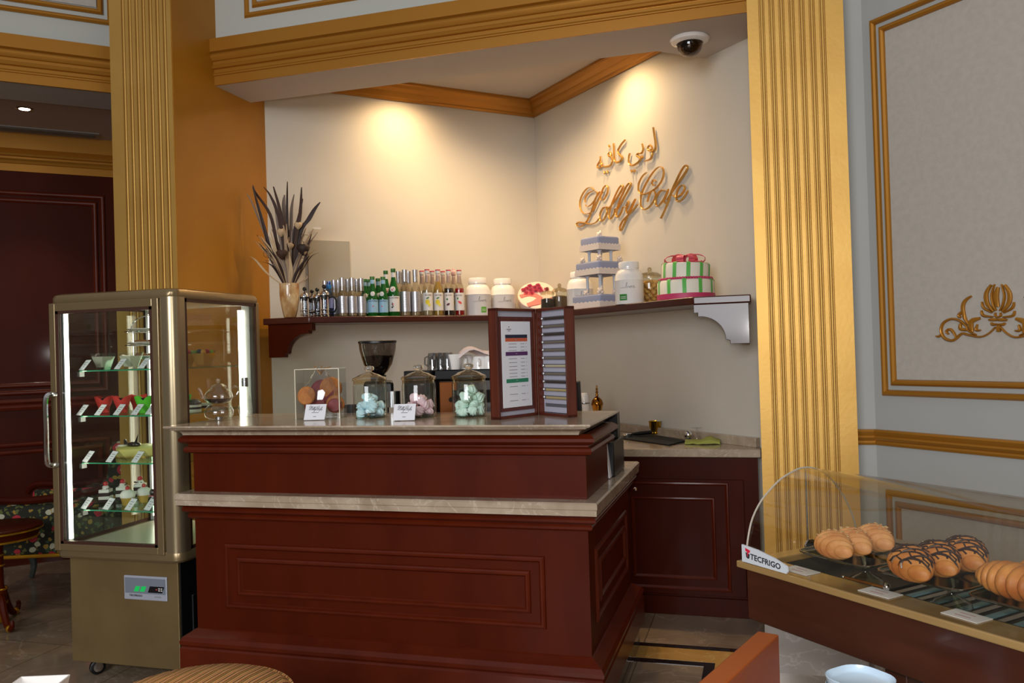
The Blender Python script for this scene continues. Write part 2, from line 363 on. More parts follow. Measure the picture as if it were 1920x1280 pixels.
# right wall behind the pastry case, with rail and framed canvases
wall_strip('wall_right', (.5, 4.1), (3.2, 1.4), (S2, S2), 0, 4.7, GREYW)
struct(B().box(.41, .52, 4.1, 4.3, 0, 4.7).build('wall_return', GREYW, smooth_=False))
rail = [(0, 1.02), (.012, 1.02), (.016, 1.03), (.012, 1.038), (.02, 1.044), (.026, 1.054), (.02, 1.062), (.026, 1.07), (.03, 1.082), (.024, 1.09), (0, 1.09)]
b = B(); b.rings([[(.41, 4.1-o, z) for o, z in rail], [(.5-o*.414, 4.1-o, z) for o, z in rail], [(3.2-o*S2, 1.4-o*S2, z) for o, z in rail]]); struct(b.build('trim_13', GOLDM, ang=25))
NW = (-S2, -S2, 0); UW = (S2, -S2, 0); OW = (.5, 4.1, 0)
def ws(px, py): p = atn(px, py, (1, 1), 4.6); return float((p[0]-.5)*math.sqrt(2)), float(p[2])
u0, zb = ws(1667, 742); uu, zt = ws(1645, 36)
u0 = .045
fw = [(0, 0), (.003, .012), (.010, .02), (.018, .02), (.025, .012), (.028, 0)]
b = B(); b.frame(OW, UW, (0, 0, 1), NW, u0, u0+1.35, zb, 2.93, fw); b.frame(OW, UW, (0, 0, 1), NW, u0+.046, u0+1.304, zb+.046, 2.884, fw); 
struct(b.build('trim_14', GOLDM, ang=25))
b = B(); zb2 = ws(1672, 918)[1]
b.frame(OW, UW, (0, 0, 1), NW, u0, u0+1.35, .2, zb2, fw); b.frame(OW, UW, (0, 0, 1), NW, u0+.046, u0+1.304, .246, zb2-.046, fw)
struct(b.build('trim_15', GOLDM, ang=25))
b = B()
for z0_, z1_ in ((zb+.074, 2.856), (.274, zb2-.074)):
    b.rings([[Vector(OW)+Vector(UW)*a+Vector(NW)*h+Vector((0, 0, z)) for a, z in ((u0+.074, z0_), (u0+1.276, z0_), (u0+1.276, z1_), (u0+.074, z1_))] for h in (0, .003)])
struct(b.build('trim_16', CANVAS, smooth_=False))
PLS = marble('plinth_stone', (140, 130, 120), (160, 150, 140), (180, 170, 160), 3, .2, .3)
b = B(); b.prism([(-.012, 4.7), (-.012, 3.975), (.424, 3.975), (.424, 4.085), (.494, 4.085), (3.19, 1.388), (3.2, 1.4), (.5, 4.1), (.412, 4.1), (.412, 4.7)], 0, .24); struct(b.build('baseboard_right', PLS, smooth_=False))
# gilded scroll ornament on the canvas
def orn(b, pts, w, wf=None):
    q = [ws(1600+x/3.2, 500+y/3.2) for x, y in pts]; b.ribbon(q, w/3.2/1567*3.95, OW, UW, (0, 0, 1), NW, .003, .016, wf, 4)
taper = lambda t: .45+.55*math.sin(PI*min(max(t, .05), .95))
b = B()
half = [([(855, 105), (838, 170), (848, 230), (866, 262)], 10), ([(835, 108), (806, 160), (812, 220), (850, 268)], 20), ([(780, 210), (790, 245), (840, 275)], 11), ([(776, 262), (788, 292), (845, 300)], 12),
        ([(862, 275), (860, 292), (876, 304)], 9), ([(876, 318), (850, 316), (822, 318)], 16), ([(876, 345), (845, 345), (835, 335)], 13),
        ([(860, 362), (820, 400), (770, 420), (700, 408), (660, 400), (625, 430), (595, 442), (552, 425), (534, 380), (550, 335), (600, 312), (650, 325), (685, 355), (700, 385), (745, 408)], 13),
        ([(628, 432), (612, 398), (588, 374), (566, 388), (580, 404)], 12), ([(700, 345), (676, 305), (665, 240), (682, 200), (716, 176)], 17), ([(668, 262), (640, 290), (652, 305)], 14),
        ([(722, 390), (715, 330), (768, 308)], 24), ([(772, 380), (745, 378), (752, 345)], 12), ([(505, 415), (525, 416), (542, 398)], 12), ([(700, 380), (650, 370), (655, 335)], 16)]
for pts, w in half:
    orn(b, pts, w, taper); orn(b, [(1752-x, y-(x-876)*.02) for x, y in pts], w, taper)
orn(b, [(876, 122), (864, 180), (876, 240)], 24, taper); orn(b, [(870, 370), (892, 370)], 32)
og = b.build('wall_ornament', GOLDM, ang=60); tag(og, 'gilded scrollwork ornament with fanned petals on the canvas panel of the right wall', 'ornament')
# grey access panel on the niche wall
pa, pb = atn(575, 419, (-1, 1), cL), atn(653, 421, (-1, 1), cL)
b = B(); b.prism([(pa[0], pa[0]+cL), (pb[0], pb[0]+cL), (pb[0]+.01, pb[0]+cL-.01), (pa[0]+.01, pa[0]+cL-.01)], 1.75, 2.30)
ap = b.build('access_panel', mat('panel_grey', (168, 160, 144), .6), smooth_=False); tag(ap, 'flat grey access panel on the cream wall behind the dried flowers', 'panel')
b = B(); q = atn(594, 428, (-1, 1), cL-.03); b.prism([(q[0]-.02, q[1]-.02), (q[0]+.02, q[1]+.02), (q[0]+.022, q[1]+.018), (q[0]-.018, q[1]-.022)], q[2]-.007, q[2]+.007); b.build('label_plate', WPORC, ap, smooth_=False)
# alcove ceiling fittings
p = atz(46, 204, 3.235); t = thing('ceiling_light', 'small recessed round spotlight glowing in the alcove ceiling at far left', 'ceiling light', (p[0], p[1], 3.235))
B().lathe([(.03, -.001), (.045, -.006), (.055, 0)], seg=20, cap=False).build('trim_ring', STEEL, t); B().cyl(.034, -.004, .001).build('bulb', mat('warm_bulb', (255, 240, 215), .5, emit=(255, 236, 205), estr=14), t)
lamp('alcove_spot', 'SPOT', (p[0], p[1], 3.2), (p[0]-.1, p[1], 0), 30, (1, .85, .65), .04, spot=1.6)
a, c = atz(0, 238, 3.235), atz(186, 254, 3.235); t = thing('ceiling_vent', 'long slotted air vent grille set in the alcove ceiling at far left', 'vent', (c[0], c[1], 3.235), PI/4)
B().box(-1.2, 0, -.07, .07, -.008, -.0005).build('vent_frame', mat('vent_grey', (150, 142, 134), .5), t)
for k in range(5): B().box(-1.18, -.03, -.048+.022*k, -.036+.022*k, -.014, -.008).build('slat', mat('vent_slat', (92, 84, 78), .5), t)
# niche downlights
for nm, q, w, col in (('left', atn(742, 200, (-1, 1), cL), (S2, -S2), 0), ('right', atn(1188, 110, (1, 1), cR), (-S2, -S2), 1)):
    lx, ly = q[0]+w[0]*.27, q[1]+w[1]*.27
    t = thing('downlight', 'recessed warm downlight in the niche ceiling grazing the %s' % ('wall above the bottle row' if nm == 'left' else 'wall above the gold lettering'), 'ceiling light', (lx, ly, 3.462), 0, 'niche downlights')
    B().lathe([(.035, -.001), (.05, -.006), (.06, 0)], seg=20, cap=False).build('trim_ring', WHITE, t); B().cyl(.036, -.004, .001).build('bulb', MC['warm_bulb'], t)
    lamp('downlight_'+nm, 'SPOT', (lx, ly, 3.44), (lx, ly, 0), 50, (1, .68, .35), .05, spot=2.7, blend=1)
lamp('downlight_centre', 'SPOT', (-1.65, 5.35, 3.44), (-1.65, 5.35, 0), 80, (1, .72, .42), .05, spot=2.5, blend=.9)  # unseen spot added mid-niche to warm the tone, no fitting modelled
# security camera on the soffit
p = atz(1293, 72, 3.18); t = thing('security_camera', 'white dome security camera with dark lens on the niche soffit', 'camera', (p[0], p[1], 3.18))
B().lathe([(.0, -.001), (.105, -.001), (.108, -.008), (.1, -.02), (.072, -.03), (.07, -.02)], seg=32, cap=False).build('housing', WPORC, t)
B().ball((0, 0, -.045), .05, seg=20).build('lens', mat('lens_black', (18, 14, 14), .1, coat=1), t)
B().lathe([(.068, -.025), (.068, -.045), (.060, -.07), (.04, -.09), (.015, -.1), (.001, -.101)], seg=28, cap=False).build('dome', glass('smoked_dome', (190, 170, 155), 1.6), t)
# ------------------------------------------------------------------ main counter
t = thing('bar_counter', 'red cherry wood service counter with beige marble tops and panelled front', 'counter', (-2.425, 3.168, 0))
ox, oy = 2.425, -3.168
def R(x0, x1, y0, y1): return [(x0+ox, y0+oy), (x1+ox, y0+oy), (x1+ox, y1+oy), (x0+ox, y1+oy)]
BX0, BX1, BY0, BY1 = -2.425, -.65, 3.168, 4.20
bd = B(); bd.prism(R(BX0, BX1, BY0, BY1), .11, .862).build('body', WOOD, t)
B().prism(R(BX0+.02, BX1+.035, BY0-.03, BY1), 0, .125).build('plinth', BLACKST, t, bevel=.003)
B().loopm(R(BX0, BX1, BY0, BY1), [(-.01, .125), (.055, .125), (.055, .232), (.048, .24), (.055, .25), (.056, .265), (.045, .282), (.022, .296), (.010, .305), (0, .31), (-.01, .31)]).build('base_moulding', WOODM, t, ang=25)
B().loopm(R(BX0, BX1, BY0, BY1), [(-.01, .795), (.012, .795), (.02, .802), (.022, .812), (.015, .82), (.026, .824), (.038, .832), (.04, .842), (.034, .85), (.045, .855), (.05, .862), (-.01, .862)]).build('ledge_moulding', WOODM, t, ang=25)
B().prism(R(BX0, BX1, BY0, 3.64), .91, 1.168).build('upper_body', WOOD, t)
B().loopm(R(BX0, BX1, BY0, 3.64), [(-.01, 1.085), (.012, 1.085), (.026, 1.09), (.031, 1.101), (.026, 1.112), (.014, 1.118), (.014, 1.124), (.032, 1.13), (.044, 1.140), (.044, 1.152), (.032, 1.162), (.02, 1.168), (-.01, 1.168)]).build('cornice_moulding', WOODM, t, ang=25)
bpn = B()
pf = [(0, 0), (.003, .008), (.010, .012), (.018, .011), (.022, .004), (.026, 0)]
bpn.frame((ox, 0, 0), (1, 0, 0), (0, 0, 1), (0, -1, 0), -2.275, -.825, .405, .69, pf)
bpn.frame((ox, 0, 0), (1, 0, 0), (0, 0, 1), (0, -1, 0), -2.215, -.885, .463, .632, pf)
bpn.build('front_panel_moulding', WOODM, t, ang=25)
bpn = B(); oo = (BX1+ox, oy, 0)
bpn.frame(oo, (0, 1, 0), (0, 0, 1), (1, 0, 0), 3.28, 4.08, .405, .70, pf); bpn.frame(oo, (0, 1, 0), (0, 0, 1), (1, 0, 0), 3.35, 4.01, .47, .64, pf)
bpn.build('side_panel_moulding', WOODM, t, ang=25)
m1 = B(); m1.loopm(R(-2.47, -.60, 3.095, 4.25), [(-.1, .864), (0, .864), (.0, .886), (.003, .889), (.003, .908), (-.004, .914), (-.1, .914)])
m1.prism(R(-2.46, -.61, 3.105, 4.24), .864, .9135).build('ledge_top', MARB, t, ang=30)
m1 = B(); m1.loopm(R(-2.44, -.665, 3.12, 3.675), [(-.1, 1.168), (.0, 1.168), (.004, 1.178), (.014, 1.186), (.032, 1.192), (.036, 1.194), (.036, 1.197), (.052, 1.2), (.058, 1.206), (.056, 1.212), (-.1, 1.212)])
m1.prism(R(-2.44, -.665, 3.13, 3.66), 1.17, 1.2118).build('counter_top', MARB, t, ang=30)
CT = 1.212
# back cabinet run along the niche with marble worktop
cb = thing('back_cabinet', 'dark cherry wood cabinet with one panelled door under the rear marble worktop', 'cabinet', (-.4, 4.73, 0))
def Q(pts): return [(x+.4, y-4.73) for x, y in pts]
B().prism(Q([(-2.2, 4.73), (-.022, 4.73), (-.022, 4.80), (-1.63, 6.40), (-2.4, 5.63)]), .0, .876).build('carcass', WOODD, cb, smooth_=False)
B().box(-.52, .377, -.014, 0, 0, .10).build('kickboard', WOODD, cb, bevel=.002)
dr = B().box(-.50, .30, -.016, 0, .115, .752).build('door', WOODD, cb, bevel=.002)
dm = B(); pf3 = [(0, 0), (.003, .007), (.010, .009), (.016, .003), (.02, 0)]
dm.frame((0, -.016, 0), (1, 0, 0), (0, 0, 1), (0, -1, 0), -.39, .22, .14, .738, pf3); dm.frame((0, -.016, 0), (1, 0, 0), (0, 0, 1), (0, -1, 0), -.315, .145, .2, .655, pf3)
dm.build('panel_moulding', WOODM, dr, ang=25)
kb = atx(1191, 917, -.73); kb = aty(1191, 917, 4.70)
k_ = B().lathe([(.006, 0), (.006, .01), (.011, .014), (.012, .02), (.007, .025), (.001, .026)], seg=16).build('knob', CHROME, dr); k_.rotation_euler = (PI/2, 0, 0); k_.location = (kb[0]+.4, -.016, kb[2])
wk = B(); wk.prism([(-2.25, 4.695), (-.004, 4.695), (-.004, 4.80), (-1.66, 6.455), (-2.5, 5.615)], .877, .922)
wkt = wk.build('rear_worktop', MARB, bevel=.004); tag(wkt, 'beige marble rear worktop running along the niche wall with an upstand', 'worktop')
spb = B(); spb.prism([(-.005, 4.803), (-.03, 4.776), (-1.66, 6.405), (-1.66, 6.458)], .922, .974); spb.prism([(-1.66, 6.405), (-1.66, 6.458), (-2.6, 5.52), (-2.58, 5.50)], .922, .974); spb.build('upstand', MARB, wkt, bevel=.003)
# ------------------------------------------------------------------ wall shelf
SZ = 1.752
fL, fR = cL-.57, cR-.57
fcx, fcy = (fR-fL)/2, (fR+fL)/2
sh = thing('wall_shelf', 'dark wood V-shaped shelf on the niche walls carrying bottles and cakes', 'shelf', (fcx, fcy, 1.71))
poly = [(-3.105, 4.79), (-2.765, 4.79), (fcx, fcy), (-.325, 4.555), (-.028, 4.555), (-.028, 4.82), (KX, KY-.006), (-3.105, 5.005)]
def sq(pts): return [(x-fcx, y-fcy) for x, y in pts]
B().prism(sq(poly), 0, .042).build('board', WOODS, sh, bevel=.006)
def corbel(x0, x1, y, mirror, m):
    w = x1-x0; pr = [(0, 0), (0, -.215), (.115, -.215), (.115, -.197), (.14, -.19)]
    pr += [(.14+.15*(1-math.cos(a)), -.19+.125*math.sin(a)) for a in [PI/2*i/10 for i in range(1, 11)]]
    pr += [(.30, -.065), (.30, -.045), (.325, -.045), (.325, 0)]
    b = B(); rs = [[((x1-w*px/.325 if mirror else x0+w*px/.325)-fcx, yy-fcy, pz) for px, pz in pr] for yy in (y, y+.05)]
    b.rings(rs); return b.build('bracket', m, sh, smooth_=False, bevel=.002)
corbel(-3.085, -2.765, 4.82, False, WOOD); corbel(-.325, -.04, 4.57, True, WOODS)
def onL(px, off, y=560): p = atn(px, y, (-1, 1), cL-off*math.sqrt(2)); return float(p[0]), float(p[1])
def onR(px, off, y=540): p = atn(px, y, (1, 1), cR-off*math.sqrt(2)); return float(p[0]), float(p[1])
def zL(px, py, off): return float(atn(px, py, (-1, 1), cL-off*math.sqrt(2))[2])-SZ
def zR(px, py, off): return float(atn(px, py, (1, 1), cR-off*math.sqrt(2))[2])-SZ
# vase with dried flowers
vx, vy = onL(543, .28, 560)
v = thing('vase', 'tall shell-patterned cream and amber vase at the left end of the shelf', 'vase', (vx, vy, SZ))
vm = mat('shell_vase', (214, 186, 142), .18, coat=.6, noise=(22, (168, 118, 66), (1, 1, .6)))
B().lathe([(.034, 0), (.040, .004), (.05, .05), (.06, .11), (.064, .16), (.062, .205), (.064, .222), (.06, .222), (.056, .2), (.05, .1), (.03, .02)], seg=32).build('body', vm, v, ang=60)
bq_ = thing('dried_bouquet', 'tall bouquet of dried brown and beige leaves and pods in the shell vase', 'dried flowers', (vx, vy, SZ+.2))
LM = [mat('dry_brown', (66, 44, 34), .7), mat('dry_tan', (176, 148, 118), .8), mat('dry_grey', (138, 122, 110), .8), mat('dry_dark', (48, 32, 28), .6), mat('dry_straw', (204, 176, 138), .8)]
fz = facing(vx, vy); ex = Vector((math.cos(fz), math.sin(fz), 0)); ey = Vector((-math.sin(fz), math.cos(fz), 0))
pxm = 5.28/1567
def blade(pts, w, m, depth, tw=0.0, name='dried_leaf'):
    w *= .62
    """pts in photo pixels relative to the vase mouth centre (543,528): x right, y up"""
    Qp = smooth([(x*pxm, y*pxm) for x, y in pts], 5); n = len(Qp); rs = []; b = B()
    for i, q in enumerate(Qp):
        s_ = i/(n-1); ww = w*pxm/2*(.25+1.1*math.sin(PI*min(.97, s_*.93+.06))**.8); a = tw*s_
        c = ex*q[0]+ey*(depth*s_)+Vector((0, 0, q[1])); 
        d = (ex*math.cos(a)+ey*math.sin(a)); nn = (ey*math.cos(a)-ex*math.sin(a))
        rs.append([c-d*ww, c-nn*.0035-d*ww*.3, c+d*ww, c+nn*.0035])
    b.rings(rs); return b.build(name, m, bq_, ang=60)
major = [([(-6, 0), (-30, 60), (-45, 120), (-62, 190)], 9, 3), ([(-4, 0), (-20, 80), (-32, 140), (-58, 182), (-62, 196)], 8, 0), ([(-4, 0), (-10, 80), (-18, 140), (-30, 175), (-42, 192)], 7, 0),
         ([(0, 0), (-6, 90), (-12, 140), (-24, 190)], 9, 0), ([(2, 0), (0, 110), (0, 150), (2, 200)], 6, 3), ([(4, 0), (14, 90), (24, 140), (28, 190)], 10, 0), ([(6, 0), (12, 100), (20, 130), (30, 170)], 8, 3),
         ([(6, 0), (22, 100), (40, 130), (52, 150), (62, 162)], 12, 3), ([(-6, 0), (-34, 70), (-44, 110), (-58, 160)], 7, 1), ([(-2, 0), (-16, 110), (-20, 150), (-26, 170)], 9, 2),
         ([(0, 0), (6, 100), (8, 150), (14, 182)], 9, 2), ([(-2, 0), (-4, 120), (-6, 160), (-4, 180)], 10, 2), ([(-8, 0), (-40, 26), (-60, 50), (-70, 57)], 6, 4), ([(-8, 0), (-30, 40), (-52, 48), (-60, 46)], 5, 3),
         ([(-6, 0), (-28, 50), (-46, 70), (-62, 88)], 4, 1), ([(8, 0), (30, 40), (44, 60), (58, 66)], 3, 0), ([(6, 0), (24, 10), (34, 18), (30, 22)], 5, 1), ([(8, 0), (26, 40), (38, 80), (44, 100)], 5, 0),
         ([(-8, 0), (-60, 150), (-74, 180)], 4, 2)]
for pts, w, mi in major: blade(pts, w, LM[mi], random.uniform(-.07, .05), random.uniform(-.8, .8))
for k in range(60):
    a = random.uniform(-.62, .62); L_ = random.uniform(55, 120); w = random.uniform(4, 8)
    x1 = L_*math.sin(a); y1 = L_*math.cos(a); bend_ = random.uniform(-6, 6)
    blade([(a*10, 0), (x1*.35+bend_, y1*.4), (x1*.7+bend_*.5, y1*.75), (x1*1.02, y1)], w, LM[random.choice((0, 1, 1, 2, 4, 4, 4, 3))], random.uniform(-.09, .06), random.uniform(-1, 1))
for (x, y, r, mi) in ((-12, 105, 9, 4), (20, 118, 8, 4), (2, 78, 9, 1), (28, 72, 13, 3), (-12, 62, 11, 0), (30, 66, 6, 1)):
    c = ex*(x*pxm)+ey*random.uniform(-.07, -.02)+Vector((0, 0, y*pxm)); b = B()
    rs = [[(c.x+ex.x*q*math.cos(u)+ey.x*q*math.sin(u), c.y+ex.y*q*math.cos(u)+ey.y*q*math.sin(u), c.z+h+.003*math.sin(5*u)) for u in [2*PI*i/15 for i in range(15)]] for q, h in ((.004, -r*pxm), (r*pxm*.8, -r*pxm*.3), (r*pxm, r*pxm*.2), (r*pxm*.7, r*pxm*.6), (.006, r*pxm*.3))]
    b.rings(rs); b.build('seed_pod', LM[mi], bq_, ang=70)
for k in range(14):
    cx_, cy_ = random.uniform(20, 40), random.uniform(60, 110); b = B(); r0 = random.uniform(6, 11)
    if k % 4 == 0: cx_ = -38; cy_ = random.uniform(50, 72)
    pts = [ex*((cx_+r0*math.cos(u)*(1-u/14))*pxm)+ey*(-.03)+Vector((0, 0, (cy_+r0*math.sin(u)*(1-u/14))*pxm)) for u in [k+i*.5 for i in range(10)]]
    b.tube(pts, .0014, 5); b.build('curled_twig', LM[0], bq_)
# French presses
PG = glass('press_glass', (232, 236, 240), 2.2, .02)
def french_press(h, r, handle):
    f = thing('french_press', '', 'french press', (0, 0, 0))
    B().lathe([(r*.96, .006), (r*.96, h*.7), (r*.93, h*.7), (r*.93, .01)], seg=24, cap=False).build('beaker', PG, f)
    b = B()
    for z in (.012, h*.2): b.lathe([(r+.001, z), (r+.003, z+.004), (r+.001, z+.008)], seg=24, cap=False)
    for a in range(4): b.box(-.004, .004, r-.001, r+.002, 0, h*.6) if False else b.tube([(r*math.cos(a*PI/2+.7), r*math.sin(a*PI/2+.7), 0), (r*math.cos(a*PI/2+.7), r*math.sin(a*PI/2+.7), h*.62)], .0035, 6)
    b.build('frame', CHROME, f)
    B().lathe([(r+.002, h*.56), (r+.003, h*.68), (r-.002, h*.68), (r-.002, h*.56)], seg=24, cap=False).build('collar', BLACK, f)
    B().lathe([(r+.002, h*.68), (r+.002, h*.72), (r*.85, h*.79), (r*.4, h*.83), (.004, h*.84)], seg=24).build('lid', CHROME, f)
    b = B(); b.cyl(.003, h*.82, h*.92); b.ball((0, 0, h*.95), .0135); b.build('plunger_knob', BLACK, f)
    b = B(); b.lathe([(.001, h*.3), (r*.9, h*.3), (r*.9, h*.31), (.001, h*.31)], seg=20); b.build('filter', STEEL, f)
    b = B(); b.tube([(r, 0, h*.62), (r+.03, 0, h*.62), (r+.042, 0, h*.5), (r+.042, 0, h*.3), (r+.03, 0, h*.16), (r, 0, h*.16)], .007, 8, flat=.8); b.build('handle', BLACK, f)
    return f
fp0 = french_press(.195, .029, True); fp0['group'] = 'french presses on the shelf'
for i, (px, off, h, hr, lab) in enumerate(((571.5, .30, 1.0, .05, 'small glass french press, leftmost, right beside the vase'), (585, .17, .97, .35, 'french press whose ball knob is lowest, second from the vase'), (595, .25, 1.0, -.2, 'french press third from the vase, handle overlapping its neighbour'), (608.5, .33, 1.08, 0, 'largest french press with a big black handle, nearest the bottles'))):
    x, y = onL(px, off); rz = facing(x, y)+hr
    (move(fp0, (x, y, SZ), rz, lab) if i == 0 else dup(fp0, (x, y, SZ), rz, lab, scale=(h, h, h)))
# bottles
SILV = mat('silver_foil', (188, 188, 194), .3, .85); SILVL = mat('silver_label', (186, 186, 192), .32, .7)
CLRB = glass('clear_bottle', (240, 236, 226), 1.7, .02); GRNB = mat('green_glass', (28, 120, 40), .06, coat=.5, trans=.55, ior=1.3)
LBLU = mat('label_blue', (150, 190, 215), .45); LWHT = mat('label_white', (226, 222, 218), .5); REDC = mat('red_cap', (205, 50, 62), .4); STAR = mat('label_red', (214, 70, 70), .5)
def bottle_prof(r, h, sh_, nr): return [(r*.9, 0), (r, .006), (r, sh_), (r*.93, sh_+.02), (r*.62, sh_+.05), (nr*1.15, sh_+.085), (nr, sh_+.12), (nr, h)]
def patch(r, z0, z1, a, n=12):
    b = B(); rs = [[(r*math.sin(-a+2*a*i/n), -r*math.cos(-a+2*a*i/n), z) for i in range(n+1)] for z in (z0, z1)]
    return b.rings(rs, closed=False, cap=False)
def star5(r0, cx, cz, R_, m, par):
    b = B(); vs = []
    for k in range(10):
        q = R_ if k % 2 == 0 else R_*.42; x = cx+q*math.sin(k*PI/5); z = cz+q*math.cos(k*PI/5); a = x/r0; vs.append((r0*math.sin(a), -r0*math.cos(a), z))
    b.add(vs+[(r0*math.sin(cx/r0), -r0*math.cos(cx/r0), cz)], [(k, (k+1) % 10, 10) for k in range(10)]); b.build('star_emblem', m, par, smooth_=False)
def silver_bottle(h, r):
    o = thing('syrup_bottle', '', 'bottle'); nr = .0125
    B().lathe(bottle_prof(r, h-.03, h*.52, nr), seg=24).build('glass', CLRB, o, ang=60)
    B().lathe([(.001, .006), (r*.93, .008), (r*.93, h*.5), (.001, h*.5)], seg=24).build('liquid', mat('clear_syrup', (206, 190, 158), .1, coat=1, trans=.5, ior=1.33), o)
    B().lathe([(nr+.004, h-.085), (nr+.004, h-.045), (nr+.0055, h-.044), (nr+.0055, h), (.001, h)], seg=20, cap=False).build('cap', SILV, o)
    lb = B(); lb.lathe([(r+.0008, h*.1), (r+.0008, h*.53)], seg=24, cap=False); l_ = lb.build('label', SILVL, o)
    for i in range(6):
        z = h*.2+i*h*.05; bb = B(); rr = r+.0016; a0 = -.25+.12*(i % 2)
        rs = [[(rr*math.sin(a), -rr*math.cos(a), zz) for a in (a0, a0+.1, a0+.2, a0+.3+.1*(i % 3))] for zz in (z, z+.003)]
        bb.rings(rs, closed=False, cap=False); bb.build('print_line', INKG, l_)
    return o
def pel_bottle(h, r, lblue):
    o = thing('water_bottle', '', 'bottle'); nr = .0135
    pr = [(r*.9, 0), (r, .006), (r, h*.42), (r*.95, h*.5), (r*.7, h*.62), (nr*1.25, h*.76), (nr, h*.86), (nr, h*.93)]
    B().lathe(pr, seg=24).build('glass', GRNB, o, ang=60)
    B().lathe([(nr+.002, h*.93), (nr+.003, h*.935), (nr+.003, h), (.001, h)], seg=20).build('cap', mat('green_cap', (70, 120, 60), .4, .3), o)
    B().lathe([(nr+.0022, h*.82), (nr+.0015, h*.92)], seg=20, cap=False).build('neck_band', LBLU if lblue else LWHT, o)
    l_ = patch(r+.001, h*.1, h*.42, 1.35).build('label', LBLU if lblue else LWHT, o)
    text('S.PELLEGRINO', r*.36, mat('navy_ink', (30, 40, 70), .5), l_, (0, 0, h*.385), bend=r+.0022, bold=.01)
    star5(r+.0022, 0, h*.255, r*.2, STAR, l_)
    b = B(); zc = h*.565; rr = r*.92
    b.ball((0, -rr+.001, zc), r*.46, 1, .18, 1.05, 16, 10); b.build('shoulder_label', LWHT, o)
    if not lblue:
        bb = B(); bb.ball((-.004, -rr-.007, zc-.004), .005, 1, .3, 1); bb.ball((.006, -rr-.007, zc+.007), .0035, 1, .3, 1); bb.build('emblem', STAR, o)
        bb = B(); bb.tube([(.004, -r*.985, h*.2), (-.008, -r*.985, h*.25), (-.004, -r*.985, h*.29)], .003, 6); bb.ball((-.006, -r*1.0, h*.19), .006); bb.build('figure_print', INK, l_)
    return o
def monin(kind, liq, lid_red=True):
    h, r, nr = .33, .0345, .0135; o = thing('syrup_bottle', '', 'bottle')
    B().lathe(bottle_prof(r, h-.015, h*.56, nr), seg=24).build('glass', CLRB, o, ang=60)
    lv = {'clear': .52, 'yellow': .78, 'dark': .60, 'red': .60}[kind]
    pr = [(.001, .006), (r*.95, .008), (r*.95, h*.55)]
    if lv > .6: pr += [(r*.88, h*.6), (r*.6, h*.66), (nr*1.1, h*.74), (.001, h*lv)]
    else: pr += [(r*.92, h*lv), (.001, h*lv)]
    B().lathe(pr, seg=24).build('liquid', liq, o, ang=60)
    B().lathe([(nr+.003, h-.028), (nr+.004, h-.008), (nr+.004, h-.007)], seg=20, cap=False).build('cap', LWHT, o)
    B().lathe([(nr+.0045, h-.008), (nr+.0045, h), (.001, h)], seg=20).build('cap_top', REDC, o)
    B().lathe([(nr+.0012, h*.72), (nr+.0012, h*.9)], seg=16, cap=False).build('neck_label', mat('neck_pink', (216, 190, 186), .5), o)
    l_ = patch(r+.001, h*.12, h*.50, 1.3).build('label', LWHT, o)
    text('MONIN', r*.42, mat('brown_ink', (90, 70, 60), .5), l_, (0.002, 0, h*.445), bend=r+.0022, bold=.004)
    b = B(); r2 = r+.0022
    def blob(cx, cz, sx, sz, m, nm='fruit_print', rot=0):
        n = 14; vs = []
        for k in range(n):
            u = 2*PI*k/n; x = sx*math.cos(u); z = sz*math.sin(u); x, z = x*math.cos(rot)-z*math.sin(rot), x*math.sin(rot)+z*math.cos(rot); a = (cx+x)/r2; vs.append((r2*math.sin(a), -r2*math.cos(a), cz+z))
        B().add(vs+[(r2*math.sin(cx/r2), -r2*math.cos(cx/r2), cz)], [(k, (k+1) % n, n) for k in range(n)]).build(nm, m, l_, smooth_=False)
    LG = mat('leaf_print', (60, 120, 60), .6); 
    if kind in ('clear', 'yellow'): blob(-.006, h*.3, .016, .018, mat('lemon_print', (226, 206, 50), .6)); blob(.007, h*.24, .01, .012, mat('lemon_print2', (236, 222, 90), .6)); blob(-.004, h*.385, .012, .005, LG, 'leaf_print', .4)
    if kind == 'dark': blob(-.004, h*.25, .013, .008, mat('berry_print', (96, 40, 60), .6), rot=.5); blob(-.01, h*.36, .007, .007, LG, 'leaf_print')
    if kind == 'red': blob(.008, h*.29, .016, .008, mat('melon_print', (224, 80, 76), .6), rot=-.6); blob(-.008, h*.38, .006, .008, LG, 'leaf_print')
    return o
GS = 'silver-capped syrup bottles left of the green bottles'
sb = silver_bottle(.262, .0315); sb['group'] = GS; first = True
srow = [(642.5, .30, 1.0, 'silver-label syrup bottle, first of the front row right of the french presses'), (661, .30, 1.0, 'silver-label syrup bottle, middle of the three front ones left of the green bottles'), (678, .30, .99, 'silver-label syrup bottle touching the leftmost green bottle'),
        (635, .12, 1.0, 'silver-capped bottle behind and between the presses and the first silver label'), (627, .21, .97, 'silver-capped bottle just right of the blue-capped bottle'), (610, .2, .95, 'leftmost silver-capped bottle, showing above the french presses'), (620, .13, .96, 'silver-capped bottle right behind the blue cap'), (653, .2, 1.0, 'silver-capped bottle behind the middle silver label'), (670, .2, 1.0, 'silver-capped bottle in the back, left of the green bottles')]
for px, off, s_, lab in srow:
    x, y = onL(px, off)
    if first: move(sb, (x, y, SZ), facing(x, y), lab); first = False
    else: dup(sb, (x, y, SZ), facing(x, y)+random.uniform(-.3, .3), lab, scale=s_)
x, y = onL(617, .27); t = thing('water_bottle', 'clear water bottle with blue cap and lilac label behind the presses', 'bottle', (x, y, SZ), facing(x, y))
B().lathe(bottle_prof(.03, .2, .12, .012), seg=24).build('bottle', glass('blue_bottle', (170, 200, 235), 1.5), t, ang=60)
